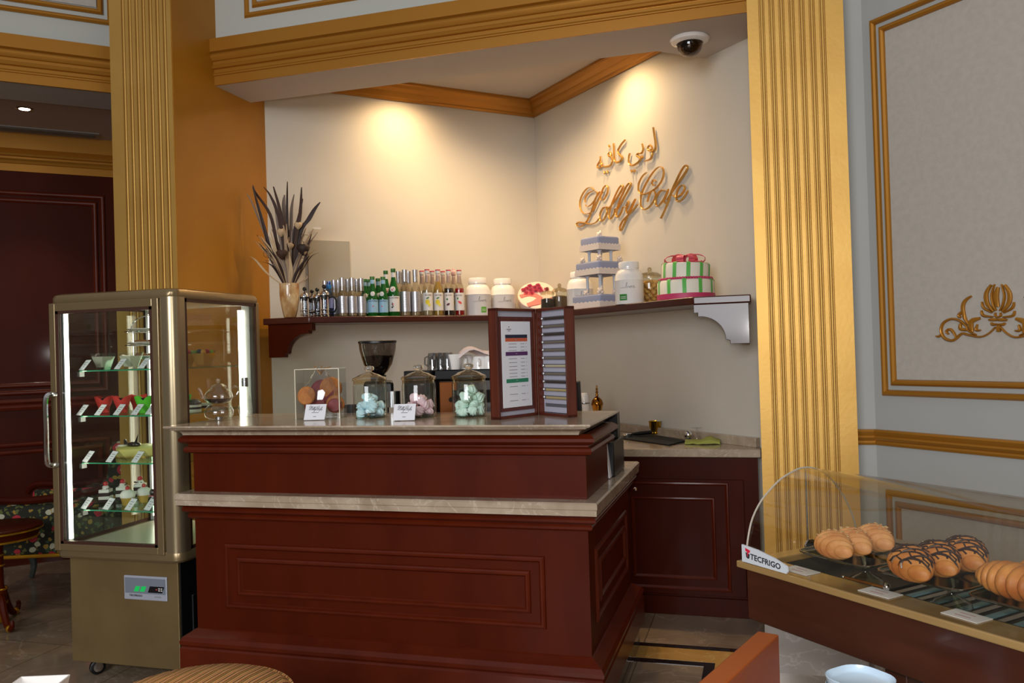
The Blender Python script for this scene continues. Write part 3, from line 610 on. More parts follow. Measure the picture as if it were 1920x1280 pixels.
B().cyl(.0175, .19, .218).build('cap', mat('blue_cap', (36, 120, 190), .4), t); B().lathe([(.0306, .06), (.0306, .14)], seg=24, cap=False).build('label', mat('lilac_label', (140, 150, 210), .5), t)
pb = pel_bottle(.272, .034, True); pb['group'] = 'small green water bottles'
for i, (px, off, s_, rz, lab) in enumerate(((699, .31, 1.0, 0, 'small green water bottle with blue label, front left of the pair'), (719, .31, 1.0, -.35, 'small green water bottle with blue label, front, beside the large one'), (684, .18, .98, .2, 'small green bottle at the back, leftmost, half hidden by a silver one'), (691, .11, 1.0, .3, 'small green bottle behind the front left blue label'), (709.5, .22, .99, .1, 'small green bottle at the back between the two blue labels'))):
    x, y = onL(px, off); rz += facing(x, y)
    (move(pb, (x, y, SZ), rz, lab) if i == 0 else dup(pb, (x, y, SZ), rz, lab, scale=s_))
pl = pel_bottle(.33, .0405, False); x, y = onL(738.5, .30); move(pl, (x, y, SZ), facing(x, y)-.15, 'large green water bottle with white label and red star, in front'); pl['group'] = 'large green water bottles'
x, y = onL(724.5, .19); dup(pl, (x, y, SZ), facing(x, y)+.2, 'large green water bottle standing behind, left of the white-labelled one', scale=.99)
sc = silver_bottle(.325, .0345); sc['group'] = 'tall silver-labelled bottles'
for i, (px, off, s_, lab) in enumerate(((760, .30, 1.0, 'tall silver-labelled bottle right of the large green bottle'), (779.5, .30, 1.0, 'tall silver-labelled bottle beside the first lemon label'), (748, .18, 1.0, 'tall silver-capped bottle behind the large green one'), (767, .2, 1.0, 'tall silver-capped bottle at the back between the two tall silver labels'), (757, .1, 1.0, 'tall silver-capped bottle hardly showing behind the first tall one'))):
    x, y = onL(px, off)
    (move(sc, (x, y, SZ), facing(x, y), lab) if i == 0 else dup(sc, (x, y, SZ), facing(x, y)+.4*i, lab, scale=s_))
LQ = {'clear': mat('liq_clear', (218, 204, 160), .1, coat=1, trans=.5), 'yellow': mat('liq_yellow', (196, 160, 70), .1, coat=1, trans=.2), 'dark': mat('liq_dark', (22, 10, 14), .1, coat=1), 'red': mat('liq_red', (176, 18, 22), .1, coat=1, trans=.15)}
mk = {}
for kind, px, off, rz, lab in (('clear', 802, .30, .1, 'clear syrup bottle with lemon picture label, leftmost of the red-capped ones in front'), ('yellow', 822, .30, 0, 'amber syrup bottle with lemon picture label, red cap'), ('dark', 842, .30, -.1, 'black syrup bottle with berry picture label, red cap'), ('red', 862, .30, -.2, 'bright red syrup bottle with melon picture label beside the white canister')):
    x, y = onL(px, off); o = monin(kind, LQ[kind]); move(o, (x, y, SZ), facing(x, y)+rz, lab); o['group'] = 'red-capped syrup bottles'; mk[kind] = o
for px, lab in ((792, 'clear red-capped bottle behind, left of the first lemon label'), (811.5, 'clear red-capped bottle behind, between the two lemon labels'), (831.5, 'clear red-capped bottle behind, between amber and black bottles')):
    x, y = onL(px, .2); dup(mk['clear'], (x, y, SZ-.0), facing(x, y)+.8, lab)
x, y = onL(851.5, .2); o = dup(mk['clear'], (x, y, SZ), facing(x, y)+.5, 'clear bottle with white pump cap behind the black and red bottles')
for ch in list(o.children):
    if ch.name.startswith('cap'): bpy.data.objects.remove(ch)
B().lathe([(.015, .30), (.018, .305), (.018, .33), (.012, .334), (.012, .35), (.001, .352)], seg=20).build('pump_cap', mat('pump_pink', (232, 190, 180), .4), o)
# white canisters
def canister(lab_m):
    o = thing('canister', '', 'canister'); r = .084
    B().lathe([(r*.97, 0), (r, .008), (r, .13), (r+.002, .134), (r, .138), (r-.002, .16), (r-.014, .185), (r-.030, .198), (.001, .2)], seg=40).build('jar', WPORC, o, ang=50)
    l = B().lathe([(.056, .196), (.056, .2), (.060, .203), (.060, .232), (.056, .238), (.001, .24)], seg=36).build('lid', WPORC, o, ang=40)
    s_ = B(); rr = r+.0012
    for pts in ([(-.03, .09), (-.01, .091), (0, .09)], [(.002, .088), (.01, .115), (.014, .118), (.01, .1), (.012, .088), (.02, .098), (.024, .09), (.03, .098), (.03, .088), (.038, .1), (.04, .09), (.05, .1), (.054, .098), (.05, .088), (.062, .092)]):
        qs = [(rr*math.sin(a_/rr), -rr*math.cos(a_/rr), z_) for a_, z_ in smooth(pts, 4)]; s_.tube(qs, .0011, 5)
    s_.build('script_lettering', mat('script_grey', (150, 142, 140), .5), o)
    return o, l
def cangreen(o, m, a, z0, z1, w): 
    b = B(); rr = .0852; rs = [[(rr*math.sin(a+w*(i/6-.5)), -rr*math.cos(a+w*(i/6-.5)), z) for i in range(7)] for z in (z0, z1)]; b.rings(rs, closed=False, cap=False); s = b.build('sticker', m, o)
    for k in range(2):
        b = B(); rr = .0858; rs = [[(rr*math.sin(a+w*.7*(i/4-.5)), -rr*math.cos(a+w*.7*(i/4-.5)), z) for i in range(5)] for z in (z0+(z1-z0)*(.55-.25*k), z0+(z1-z0)*(.62-.25*k))]; b.rings(rs, closed=False, cap=False); b.build('print_line', LWHT, s)
GRNL = mat('sticker_green', (96, 168, 50), .5); PURL = mat('sticker_purple', (110, 40, 70), .5); GRND = mat('sticker_dark_green', (50, 130, 50), .5)
for side, px, off, m, s_, rz, a, lab in (('L', 896, .24, GRNL, 1.13, 0, .45, 'white ceramic canister with bright green sticker beside the red syrup bottle'), ('L', 943, .22, PURL, 1.13, 0, .3, 'white ceramic canister with purple sticker left of the pink cake'), ('R', 1087, .18, GRNL, 1.1, 0, -.3, 'white ceramic canister half hidden behind the blue tiered cake'), ('R', 1180, .33, GRND, 1.04, -.3, -.15, 'white ceramic canister with dark green sticker right of the blue tiered cake')):
    x, y = (onL if side == 'L' else onR)(px, off); o, l = canister(m); cangreen(o, m, a, .02 if m != PURL else .0, .055 if m != PURL else .033, .42 if m != GRND else .55)
    move(o, (x, y, SZ), facing(x, y)+rz, lab); o.scale = (s_, s_, s_*1.04); o['group'] = 'white canisters on the shelf'
# pink and white cake with roses
x, y = onL(1006, .20, 540); t = thing('fondant_cake', 'round white fondant cake with pink roses and salmon ribbon, tilted forward', 'cake', (x, y, SZ), facing(x, y))
FW = mat('fondant_white', (238, 214, 196), .5); FP = mat('fondant_salmon', (232, 120, 110), .5); FR = mat('rose_pink', (204, 74, 100), .5); FLV = mat('fondant_lilac', (176, 160, 176), .5)
b = B(); b.M = Matrix.Translation((0, 0, .118)) @ Matrix.Rotation(math.radians(48), 4, 'X'); b.lathe([(.10, -.075), (.135, -.07), (.150, .01), (.150, .05), (.144, .062), (.12, .066), (.001, .068)], seg=48); b.build('cake_body', FW, t, ang=50)
b = B(); b.lathe([(.085, 0), (.09, .004), (.088, .05), (.08, .056), (.001, .06)], cy=-.02, seg=36); b.build('cake_board', FLV, t)
b = B(); 
for k in range(15): b.ball((.088*math.cos(PI+PI*k/14), -.02+.088*math.sin(PI+PI*k/14), .018), .0045)
b.build('pearl_beads', mat('bead_grey', (120, 116, 130), .3), t)
cM = Matrix.Translation((0, 0, .118)) @ Matrix.Rotation(math.radians(48), 4, 'X')
def rose(par, c, r, m, M_=None):
    b = B(); b.M = M_
    for lay, (rr, hh, n) in enumerate(((1.0, .5, 5), (.68, .75, 4), (.38, .95, 3))):
        for k in range(n):
            u = 2*PI*k/n+lay*.6; w = 2.4/n
            rs = [[(c[0]+r*rr*q*math.cos(u+dw), c[1]+r*rr*q*math.sin(u+dw), c[2]+r*hh*z*(1-.25*abs(dw)/w)) for dw in (-w, -w/2, 0, w/2, w)] for q, z in ((.35, 0), (.85, .5), (1.08, 1.0), (.98, 1.05), (.75, .5), (.3, .05))]
            b.rings(rs, closed=False, cap=False)
    b.ball((c[0], c[1], c[2]+r*.7), r*.22, seg=8, rg=6)
    return b.build('sugar_rose', m, par, ang=50)
for (rx, ry, rr) in ((-.098, .045, .021), (-.078, .012, .020), (-.074, .062, .019), (-.05, .085, .020), (-.045, .045, .021), (-.04, .008, .021), (-.012, .07, .020), (-.006, .035, .022), (.012, .092, .019), (.024, .06, .020), (.034, .03, .019), (.076, .045, .019)):
    rose(t, (rx, ry, .068), rr, FR, cM)
b = B(); b.M = cM
for pts, w in (([(-.125, -.02), (-.06, .0), (0, -.02), (.03, -.05)], .035), ([(.03, -.04), (-.02, -.09), (-.07, -.115)], .04), ([(-.06, -.11), (0, -.10), (.07, -.075), (.13, -.05)], .03)):
    b.ribbon(pts, w, (0, 0, .068), (1, 0, 0), (0, 1, 0), (0, 0, 1), -.004, .005)
b.build('ribbon', FP, t)
# sweet jars on the shelf
def shelf_jar(px, off, fill, top, lab, sc_=1.0):
    x, y = onR(px, off); o = thing('glass_jar', lab, 'jar', (x, y, SZ), facing(x, y)); r = .058
    B().lathe([(r*.9, 0), (r, .008), (r, .135), (r*.93, .15), (r*.93, .158)], seg=32, cap=False).build('jar_body', JARG, o, ang=60)
    b = B(); b.lathe([(r*1.02, .155), (r*1.02, .165), (r*.8, .178), (r*.3, .188), (.012, .192)], seg=32, cap=False); b.ball((0, 0, .204), .015); b.build('lid', KNOB if False else glass('lid_glass', (226, 220, 200), 2.5, .02), o, ang=60)
    B().lathe([(.001, .004), (r*.93, .006), (r*.93, top), (r*.6, top+.008), (.001, top+.01)], seg=28).build('contents', fill, o, ang=60); o.scale = (sc_,)*3
    return o
COF = mat('coffee_beans', (30, 18, 14), .35, bump=(220, 1.0))
shelf_jar(1026, .30, COF, .115, 'glass jar of dark coffee beans between the pink cake and a canister', .86)
shelf_jar(1049, .20, mat('jar_brown', (96, 74, 52), .5), .12, 'glass jar with brown contents behind the coffee bean jar', .98)
# jar of almond biscuits
x, y = onR(1219, .17); bj = thing('glass_jar', 'glass jar filled with golden oval biscuits left of the striped cake', 'jar', (x, y, SZ), facing(x, y)); r = .067
B().lathe([(r*.9, 0), (r, .008), (r, .15), (r*.93, .165), (r*.96, .172)], seg=36, cap=False).build('jar_body', JARG, bj, ang=60)
b = B(); b.lathe([(r*1.05, .168), (r*1.05, .178), (r*.8, .192), (r*.3, .2), (.012, .204)], seg=36, cap=False); b.ball((0, 0, .216), .014); b.build('lid', MC['lid_glass'], bj, ang=60)
BSC = mat('biscuit', (206, 158, 84), .6, noise=(30, (184, 130, 60)))
bis = B(); bis.ball((0, 0, 0), .024, 1.0, .72, .48, 14, 9); b0 = bis.build('biscuit', BSC); tag(b0, 'golden oval biscuits filling the glass jar beside the striped cake', 'biscuit', 'biscuits in the jar')
k = 0
for lay in range(7):
    for j in range(6 if lay % 2 else 7):
        u = 2*PI*j/6.5+lay*.5; q = .038 if j < 6 else 0; P = (x+q*math.cos(u), y+q*math.sin(u), SZ+.016+lay*.0195)
        c = b0 if k == 0 else b0.copy()
        if k: C.objects.link(c)
        c.location = P; c.rotation_euler = (random.uniform(-.7, .7), random.uniform(-.7, .7), u+random.uniform(-.5, .5)); k += 1
# blue tiered cake
x, y = onR(1127, .25, 540); t = thing('tiered_cake', 'three-tier square blue wedding cake on white pillars with sugar flowers', 'cake', (x, y, SZ), facing(x, y)+math.radians(42))
FB = mat('fondant_blue', (134, 142, 172), .55); FI = mat('fondant_ivory', (226, 214, 206), .55); PILM = mat('pillar_white', (200, 204, 214), .4)
def tier(z, s, h, cx=0, cy=0):
    b = B(); hs = s/2
    def rr(e, zz):
        pts = []
        for sx, sy, a0 in ((1, 1, 0), (-1, 1, 1), (-1, -1, 2), (1, -1, 3)):
            for i in range(4): a = (a0+i/3)*PI/2; pts.append((cx+sx*(hs-.015)+(.015-e)*math.cos(a), cy+sy*(hs-.015)+(.015-e)*math.sin(a), zz))
        return pts
    b.rings([rr(0, z), rr(0, z+h-.012), rr(.004, z+h-.004), rr(.013, z+h)]); b.build('tier', FB, t, ang=50)
    b = B(); o_ = .003
    for k in range(4):
        M_ = Matrix.Translation((cx, cy, 0)) @ Matrix.Rotation(k*PI/2, 4, 'Z'); n = 28
        for i in range(n):
            x0 = -hs-o_+(s+2*o_)*i/n; x1 = -hs-o_+(s+2*o_)*(i+1)/n
            def zt(q): return z+h*.42+.010*abs(math.sin((q+hs)/s*PI*7))-.004
            b.M = M_; b.add([(x0, -hs-o_, z), (x1, -hs-o_, z), (x1, -hs-o_, zt(x1)), (x0, -hs-o_, zt(x0)), (x0, -hs+.002, z), (x1, -hs+.002, z), (x1, -hs+.002, zt(x1)), (x0, -hs+.002, zt(x0))], [(0, 1, 2, 3), (3, 2, 6, 7), (5, 4, 7, 6), (0, 4, 5, 1)])
    b.build('scalloped_border', FI, t, smooth_=False)
T1, T2, T3 = .275, .235, .185
tier(0, T1, .085); tier(.215, T2, .085); tier(.375, T3, .088)
for z0, z1, q in ((.085, .215, .062), (.30, .375, .05)):
    for sx in (-1, 1):
        for sy in (-1, 1): B().lathe([(.016, z0), (.012, z0+.006), (.009, z0+.012), (.009, z1-.018), (.013, z1-.008), (.017, z1)], sx*q, sy*q, 0, 16).build('pillar', PILM, t, ang=50)
def flower(par, c, r):
    b = B()
    for k in range(7):
        u = 2*PI*k/7; b.ball((c[0]+r*.45*math.cos(u), c[1]+r*.45*math.sin(u), c[2]+r*(.5+.35*(k % 3))), r*.5, 1, .8, .9, 7, 5)
    b.tube([(c[0], c[1], c[2]), (c[0]+r*.5, c[1]+r*.3, c[2]+r*1.5), (c[0]+r*.9, c[1]+r*.5, c[2]+r*2.1)], r*.22, 6); b.build('sugar_flower', mat('sugar_ivory', (240, 222, 206), .6), par, ang=60)
for c, r in (((0, 0, .463), .024), ((-.1, .06, .30), .02), ((-.085, -.085, .30), .024), ((.085, -.095, .30), .022), ((.06, .08, .3), .018), ((-.1, .03, .085), .02), ((-.095, -.1, .085), .026), ((.02, -.11, .085), .02)): flower(t, c, r)
# striped cake with bow
x, y = onR(1285, .225, 520); t = thing('fondant_cake', 'two-tier white cake with green stripes, pink ribbon and pink bow at right end', 'cake', (x, y, SZ), facing(x, y))
GST = mat('stripe_green', (96, 186, 84), .5); FPK = mat('ribbon_pink', (200, 62, 104), .5); FW2 = mat('fondant_cream', (238, 232, 214), .5); BOW = mat('bow_pink', (222, 92, 110), .45)
b = B(); b.lathe([(.160, 0), (.160, .1), (.150, .112), (.001, .114)], seg=56); b.build('lower_tier', FW2, t, ang=50)
b = B(); b.M = Matrix.Translation((.0, 0, .108)) @ Matrix.Rotation(math.radians(3), 4, 'Y'); b.lathe([(.135, 0), (.137, .085), (.128, .098), (.001, .1)], seg=56); b.build('upper_tier', FW2, t, ang=50)
for z0, z1, rr, n, o_ in ((.03, .108, .1612, 11, .1), (.115, .2, .1385, 11, .25)):
    for k in range(n):
        u = 2*PI*k/n+o_; b = B(); w = .011/rr
        if z0 > .11: b.M = Matrix.Translation((0, 0, .108)) @ Matrix.Rotation(math.radians(3), 4, 'Y') @ Matrix.Translation((0, 0, -.1065))
        rs = [[((q)*math.cos(a), (q)*math.sin(a), z) for a in (u-w, u, u+w)] for q, z in ((rr, z0), (rr, z1), (rr-.01, z1+.0085), (.03, z1+.0105))]
        b.rings(rs, closed=False, cap=False); b.build('stripe', GST, t, ang=60)
B().lathe([(.159, 0), (.164, .002), (.164, .032), (.159, .034)], seg=56, cap=False).build('base_ribbon', FPK, t)
b = B()
for k in range(60): u = 2*PI*k/60; b.ball((.146*math.cos(u), .146*math.sin(u), .118), .0085, 1, 1, 1, 8, 5)
b.build('bead_trim', FPK, t, ang=80)
def loopr(par, c, a, L, w, h, m, nm):
    b = B(); ca, sa = math.cos(a), math.sin(a); rs = []
    for i in range(13):
        u = 2*PI*i/13; q = L*.5*(1-math.cos(u)); z = h*math.sin(u); ww = w*(.35+.65*q/L)
        rs.append([(c[0]+ca*q-sa*s*ww, c[1]+sa*q+ca*s*ww, c[2]+z+e) for s, e in ((-1, 0), (1, 0), (1, .004), (-1, .004))])
    b.rings(rs, loop=True); return b.build(nm, m, par, ang=50)
for a, L, w, h in ((PI+.2, .085, .02, .022), (-.1, .085, .02, .024), (PI-.7, .06, .016, .03), (.7, .06, .016, .03), (-PI/2-.4, .055, .018, .02), (-PI/2+.6, .05, .016, .02)): loopr(t, (.0, -.03, .226), a, L*1.35, w*1.25, h*1.15, BOW, 'bow_loop')
for a, L in ((PI+.5, .11), (PI+.1, .12), (-.35, .1)):
    b = B(); b.ribbon([(0, 0), (L*.4*math.cos(a), L*.4*math.sin(a)), (L*math.cos(a), L*math.sin(a))], .022, (0, -.02, .211), (1, 0, 0), (0, 1, 0), (0, 0, 1), 0, .006); b.build('bow_tail', BOW, t)
# ------------------------------------------------------------------ gold lettering on the right niche wall
UR = (S2, -S2, 0); NR = (-S2, -S2, 0)
def wr(px, py): p = atn(px, py, (1, 1), cR); return float((p[0]-KX)*math.sqrt(2)), float(p[2])
SIGN = [  # latin strokes, (points in a local 1513x1280 tracing, width)
 ([(236, 930), (236, 880), (270, 828), (320, 805), (362, 815), (362, 855), (320, 930), (262, 975), (238, 955)], 9, 0),
 ([(330, 792), (300, 765), (250, 780), (200, 850), (176, 935), (186, 1010), (222, 1050), (275, 1048), (325, 1010), (370, 920), (410, 830), (435, 770), (462, 742), (482, 765), (478, 820), (450, 880), (420, 905), (400, 880), (412, 835), (430, 815)], 10, 0),
 ([(395, 810), (350, 880), (325, 960), (300, 1030), (265, 1110), (225, 1165), (175, 1192), (138, 1172), (160, 1146), (220, 1150), (290, 1165), (350, 1145), (395, 1095)], 17, 0),
 ([(468, 978), (430, 990), (400, 1045), (395, 1105), (415, 1132), (450, 1095), (473, 1030), (468, 978), (500, 985)], 17, 0),
 ([(490, 1000), (550, 920), (610, 830), (645, 765), (635, 742), (605, 770), (560, 860), (520, 960), (495, 1050), (495, 1100), (520, 1100), (550, 1050), (560, 1000), (590, 1000)], 15, 0),
 ([(590, 1000), (650, 890), (700, 800), (732, 735), (722, 716), (690, 745), (640, 840), (600, 940), (572, 1040), (580, 1085), (605, 1075), (635, 1020), (650, 980), (680, 985)], 15, 0),
 ([(680, 970), (705, 915), (700, 960), (682, 1010), (690, 1040), (720, 1010), (760, 930), (785, 890)], 17, 0),
 ([(785, 890), (745, 980), (705, 1060), (665, 1150), (635, 1220), (615, 1235), (615, 1190), (650, 1120), (720, 1050), (775, 990), (810, 950)], 14, 0),
 ([(905, 602), (862, 640), (822, 715), (815, 790), (842, 832), (885, 838), (950, 810), (1020, 760), (1075, 680), (1092, 600), (1075, 548), (1035, 545), (980, 595), (920, 685), (870, 780), (842, 870), (840, 955), (868, 1003), (915, 992), (965, 940), (1000, 870), (998, 815), (965, 805), (935, 845), (915, 920)], 13, 0),
 ([(1005, 700), (985, 682), (965, 708), (972, 740), (998, 738)], 10, 0),
 ([(1110, 800), (1065, 798), (1020, 850), (1003, 925), (1020, 970), (1060, 940), (1105, 870), (1142, 788), (1110, 870), (1098, 925), (1118, 935)], 17, 0),
 ([(1130, 900), (1190, 800), (1260, 700), (1330, 600), (1352, 545), (1330, 524), (1285, 580), (1230, 690), (1180, 800), (1140, 920), (1100, 1020), (1062, 1100)], 19, 0),
 ([(1190, 850), (1225, 870), (1280, 845), (1315, 795), (1318, 755), (1290, 740), (1250, 780), (1228, 850), (1235, 905), (1265, 915), (1315, 870), (1355, 800)], 15, 0),
 ([(978, 112), (990, 200), (1003, 290), (998, 350), (965, 372), (945, 368)], 24, 1), ([(940, 305), (918, 330), (925, 360), (955, 358), (962, 325), (942, 300)], 20, 1), ([(962, 340), (968, 400), (945, 455), (885, 480)], 18, 1),
 ([(856, 290), (868, 345), (852, 388), (815, 395), (798, 415), (828, 440), (835, 465), (800, 500), (755, 525), (722, 515), (708, 460), (722, 392)], 22, 1), ([(852, 425), (862, 445)], 22, 1), ([(738, 578), (745, 598)], 22, 1), ([(768, 575), (775, 595)], 22, 1),
 ([(672, 245), (625, 300), (592, 365), (605, 405), (638, 440), (620, 475), (580, 492), (555, 470), (548, 380), (545, 285)], 22, 1), ([(505, 378), (485, 405), (498, 428), (520, 415), (508, 380)], 18, 1), ([(518, 415), (530, 475), (512, 522), (465, 538), (420, 535), (400, 505)], 20, 1),
 ([(492, 305), (500, 325)], 22, 1), ([(402, 425), (398, 470), (372, 515), (368, 548), (400, 545), (420, 515), (400, 480)], 18, 1), ([(440, 590), (448, 612)], 22, 1), ([(472, 588), (480, 608)], 22, 1)]
def brush(t): return .55+.6*abs(math.sin(PI*t*2.2))
GSIGN = mat('gold_letter', (222, 168, 84), .25, .6)
for ar, nm, lab in ((0, 'wall_sign', 'gold script lettering reading Lobby Cafe on the niche wall'), (1, 'wall_sign', 'gold arabic lettering above the gold Lobby Cafe script')):
    b = B()
    for pts, w, a in SIGN:
        if a != ar: continue
        q = [wr(1060+x/5.82, 220+y/5.82) for x, y in pts]
        b.ribbon(q, w/5.82/1567*5.1, (KX, KY, 0), UR, (0, 0, 1), NR, .008, .022, (brush if not ar else taper) if len(pts) > 2 else None, 5)
    o = b.build(nm, GSIGN, ang=50); tag(o, lab, 'sign', None)
def mini_sign(par, w, loc, m):   # the same script, small, for price cards; par axes x right, z up
    b = B(); sc_ = w/1220
    for pts, ww, a in SIGN:
        if a: continue
        b.ribbon([((x-745)*sc_, -(y+(x-745)*.33-850)*sc_*1.0) for x, y in pts], 20*sc_, (0, 0, 0), (1, 0, 0), (0, 1, 0), (0, 0, 1), 0, .0003, None, 2)
    o = b.build('script_heading', m, par, smooth_=False); o.location = loc; return o
# ------------------------------------------------------------------ items on the counter top
def cpt(px, py, z=CT): p = atz(px, py, z); return float(p[0]), float(p[1])
# acrylic box of biscuits
t = thing('acrylic_box', 'clear acrylic box holding bagged round biscuits on the counter', 'box', (-1.945, 3.46, CT), facing(-1.945, 3.46)*.35)
b = B(); w, d, h = .103, .055, .228
for (x0, x1, y0, y1) in ((-w, w, -d, -d+.003), (-w, w, d-.003, d), (-w, -w+.003, -d, d), (w-.003, w, -d, d)): b.box(x0, x1, y0, y1, 0, h)
b.box(-w, w, -d, d, 0, .004); b.build('box_wall', ACRYL, t, smooth_=False)
b = B(); 
for x in (-w, w): b.box(x-.002, x+.002, -d-.001, -d+.003, 0, h)
b.box(-w, w, -d-.001, -d+.003, h-.003, h); b.box(-w, w, d-.003, d+.001, h-.003, h); b.build('polished_edge', mat('acrylic_edge', (222, 214, 190), .25, coat=.6), t)
BO = mat('biscuit_orange', (204, 130, 58), .6, noise=(60, (186, 108, 44))); BR = mat('biscuit_red', (146, 34, 36), .5, noise=(60, (120, 24, 28)))
bx, by, brz = -1.945, 3.46, facing(-1.945, 3.46)*.35
BM = Matrix.Translation((bx, by, CT)) @ Matrix.Rotation(brz, 4, 'Z')
for i, (cx, cy, cz, r, tl, m, lab) in enumerate(((-.058, -.032, .105, .043, 80, BO, 'round orange biscuit standing at left in the acrylic box'), (-.03, 0, .06, .05, 76, BR, 'dark red round biscuit lying low in the acrylic box'), (.072, -.03, .058, .031, 84, BR, 'small red round biscuit at the right front of the acrylic box'), (.066, .0, .062, .042, 84, BO, 'orange biscuit behind the small red one in the acrylic box'), (0, .02, .12, .056, 82, BR, 'large red round biscuit in the middle of the acrylic box'), (.035, .036, .135, .052, 86, BO, 'pale biscuit at the back top right of the acrylic box'))):
    b = B(); b.lathe([(.001, 0), (r*.9, 0), (r, .004), (r*.9, .009), (.001, .010)], seg=28); o = b.build('round_biscuit', m); tag(o, lab, 'biscuit')
    o.matrix_world = BM @ Matrix.Translation((cx, cy, max(cz, r+.006))) @ Matrix.Rotation(math.radians(tl), 4, 'X') @ Matrix.Rotation(.1*i, 4, 'Y')
FILM = glass('cellophane', (250, 250, 252), 3.0, .05)
b = B(); rs = []
for i in range(7):
    z = .006+.225*i/6; f_ = 1 if i < 4 else 1-(i-3)*.26
    rs.append([(f_*(.088)*math.cos(u)*(1+.06*math.sin(7*u+i)), f_*.047*math.sin(u)*(1+.06*math.sin(5*u+2*i)), z) for u in [2*PI*k/24 for k in range(24)]])
b.rings(rs, cap=False); o = b.build('cellophane_bag', FILM, ang=20); tag(o, 'crinkled clear cellophane bag tied around the biscuits in the acrylic box', 'bag'); o.matrix_world = BM
b = B()
for a in (0, 1.2, 2.4, 3.6, 5): b.tube([(0, 0, .2), (.02*math.cos(a), .01*math.sin(a), .225), (.05*math.cos(a), .02*math.sin(a), .235+.008*math.sin(a*3))], .0018, 5)
b.build('gold_tie', GOLDM, o)
# glass cookie jars with meringues
def cookie_jar(lab, x, y):
    o = thing('cookie_jar', lab, 'jar', (x, y, CT), facing(x, y), 'glass jars on the counter'); r = .078
    B().lathe([(.001, .0), (r*.88, .0), (r*.97, .008), (r, .03), (r, .155), (r*.96, .163)], seg=44, cap=False).build('jar_body', JARG, o, ang=50)
    B().lathe([(.001, .003), (r*.86, .003), (r*.9, .008), (.001, .011)], seg=36).build('jar_base', glass('base_glass', (190, 215, 200), 2.5), o)
    b = B(); b.lathe([(r*.97, .163), (r*.97, .178), (r*1.03, .181), (r*1.03, .188)], seg=44, cap=False); b.build('neck_ring', glass('amber_rim', (252, 240, 212), 3.8, .03), o, ang=50)
    b = B(); b.lathe([(r*1.03, .188), (r*1.0, .194), (r*.8, .2), (r*.62, .209), (r*.3, .217), (.012, .222)], seg=44, cap=False); b.build('lid', glass('amber_lid', (252, 242, 220), 3.8, .03), o, ang=50)
    b = B(); b.lathe([(.012, .221), (.011, .226), (.022, .232), (.024, .242), (.018, .25), (.001, .252)], seg=24); b.build('lid_knob', mat('knob_glass', (240, 232, 214), .04, trans=.8, coat=1), o, ang=50)
    o.scale = (.97, .97, .93)
    return o
def meringue_mesh():
    b = B(); n = 40; rs = []
    for k in range(13):
        s_ = k/12; rad = .0275*math.sin(PI*min(.5, .2+s_*.5))*(1-s_**1.8)+.0008; z = .040*s_
        rs.append([(rad*(1+.16*math.cos(8*(u+s_*1.6)))*math.cos(u), rad*(1+.16*math.cos(8*(u+s_*1.6)))*math.sin(u), z) for u in [2*PI*i/n for i in range(n)]])
    return b.rings(rs)
for name, px, py, col, lab, sc_ in (('blue', 695, 786, (212, 240, 250), 'pale blue', 1), ('pink', 787, 785, (250, 214, 224), 'pale pink', 1), ('mint', 881, 784, (224, 247, 235), 'pale mint green', 1)):
    x, y = cpt(px, py-1); y += .07; x = float(x*(y/(y-.07)))
    nb = {'blue': 'glass jar with blue meringues, nearest the acrylic box', 'pink': 'glass jar with pink meringues, in the middle of the three', 'mint': 'glass jar with mint green meringues beside the open menu case'}[name]
    cookie_jar(nb, x, y)
    m = mat('meringue_'+name, col, .7); mo = meringue_mesh().build('meringue', m, ang=60); tag(mo, lab+' swirled meringues piled in their glass jar', 'meringue', name+' meringues')
    pts = [];
    lay = {'blue': (6, 5, 3), 'pink': (6, 4, 3), 'mint': (6, 5, 4, 2)}[name]; z = CT+.014
    first = True
    for li, cnt in enumerate(lay):
        for j in range(cnt):
            u = 2*PI*j/cnt+li*.7; q = .040 if cnt > 3 else .024
            c = mo if first else mo.copy()
            if not first: C.objects.link(c)
            first = False; c.location = (x+q*math.cos(u), y+q*math.sin(u), z+li*.029+.008*(j % 2)); c.rotation_euler = (random.uniform(-1.2, 1.2), random.uniform(-1.2, 1.2), random.uniform(0, 6)); c.scale = (.98,)*3
# tent price cards
def tent_card(x, y, rz, lab, grp=None):
    o = thing('price_card', lab, 'price card', (x, y, CT), rz, grp); b = B(); M_ = Matrix.Rotation(math.radians(-32), 4, 'X')
    b.M = M_; b.box(-.048, .048, -.0015, .0, 0, .082); b.build('card_front', ACRYL, o, smooth_=False)
    b = B(); b.M = M_; b.box(-.047, .047, -.0025, -.0016, .002, .08); cf = b.build('paper', PAPER, o, smooth_=False)
    b = B(); b.M = Matrix.Translation((0, .087, 0)) @ Matrix.Rotation(math.radians(32), 4, 'X'); b.box(-.048, .048, -.0015, 0, 0, .082); b.build('card_back', ACRYL, o, smooth_=False)
    ln = M_ @ Vector((0, -.0032, .06)); rot = (PI/2-math.radians(32), 0, 0)
    ms = mini_sign(cf, .062, tuple(ln), INK); ms.rotation_euler = rot
    for k, (s_, zz, sz) in enumerate(((.016, .038, .003), (.007, .018, .003))) if grp is None else enumerate(((.014, .038, .003), (.007, .018, .003))):
        b = B(); b.M = M_; b.box(-s_, s_, -.0032, -.0026, zz-sz/2, zz+sz/2); b.build('print_line', INKG, cf, smooth_=False)
    return o
x, y = cpt(589, 788); tent_card(x, y+.0, .22, 'white tent price card in front of the acrylic biscuit box')
x, y = cpt(757, 789); tent_card(x, y+.0, .22, 'white tent price card in front of the jar of pink meringues', 'meringue card')
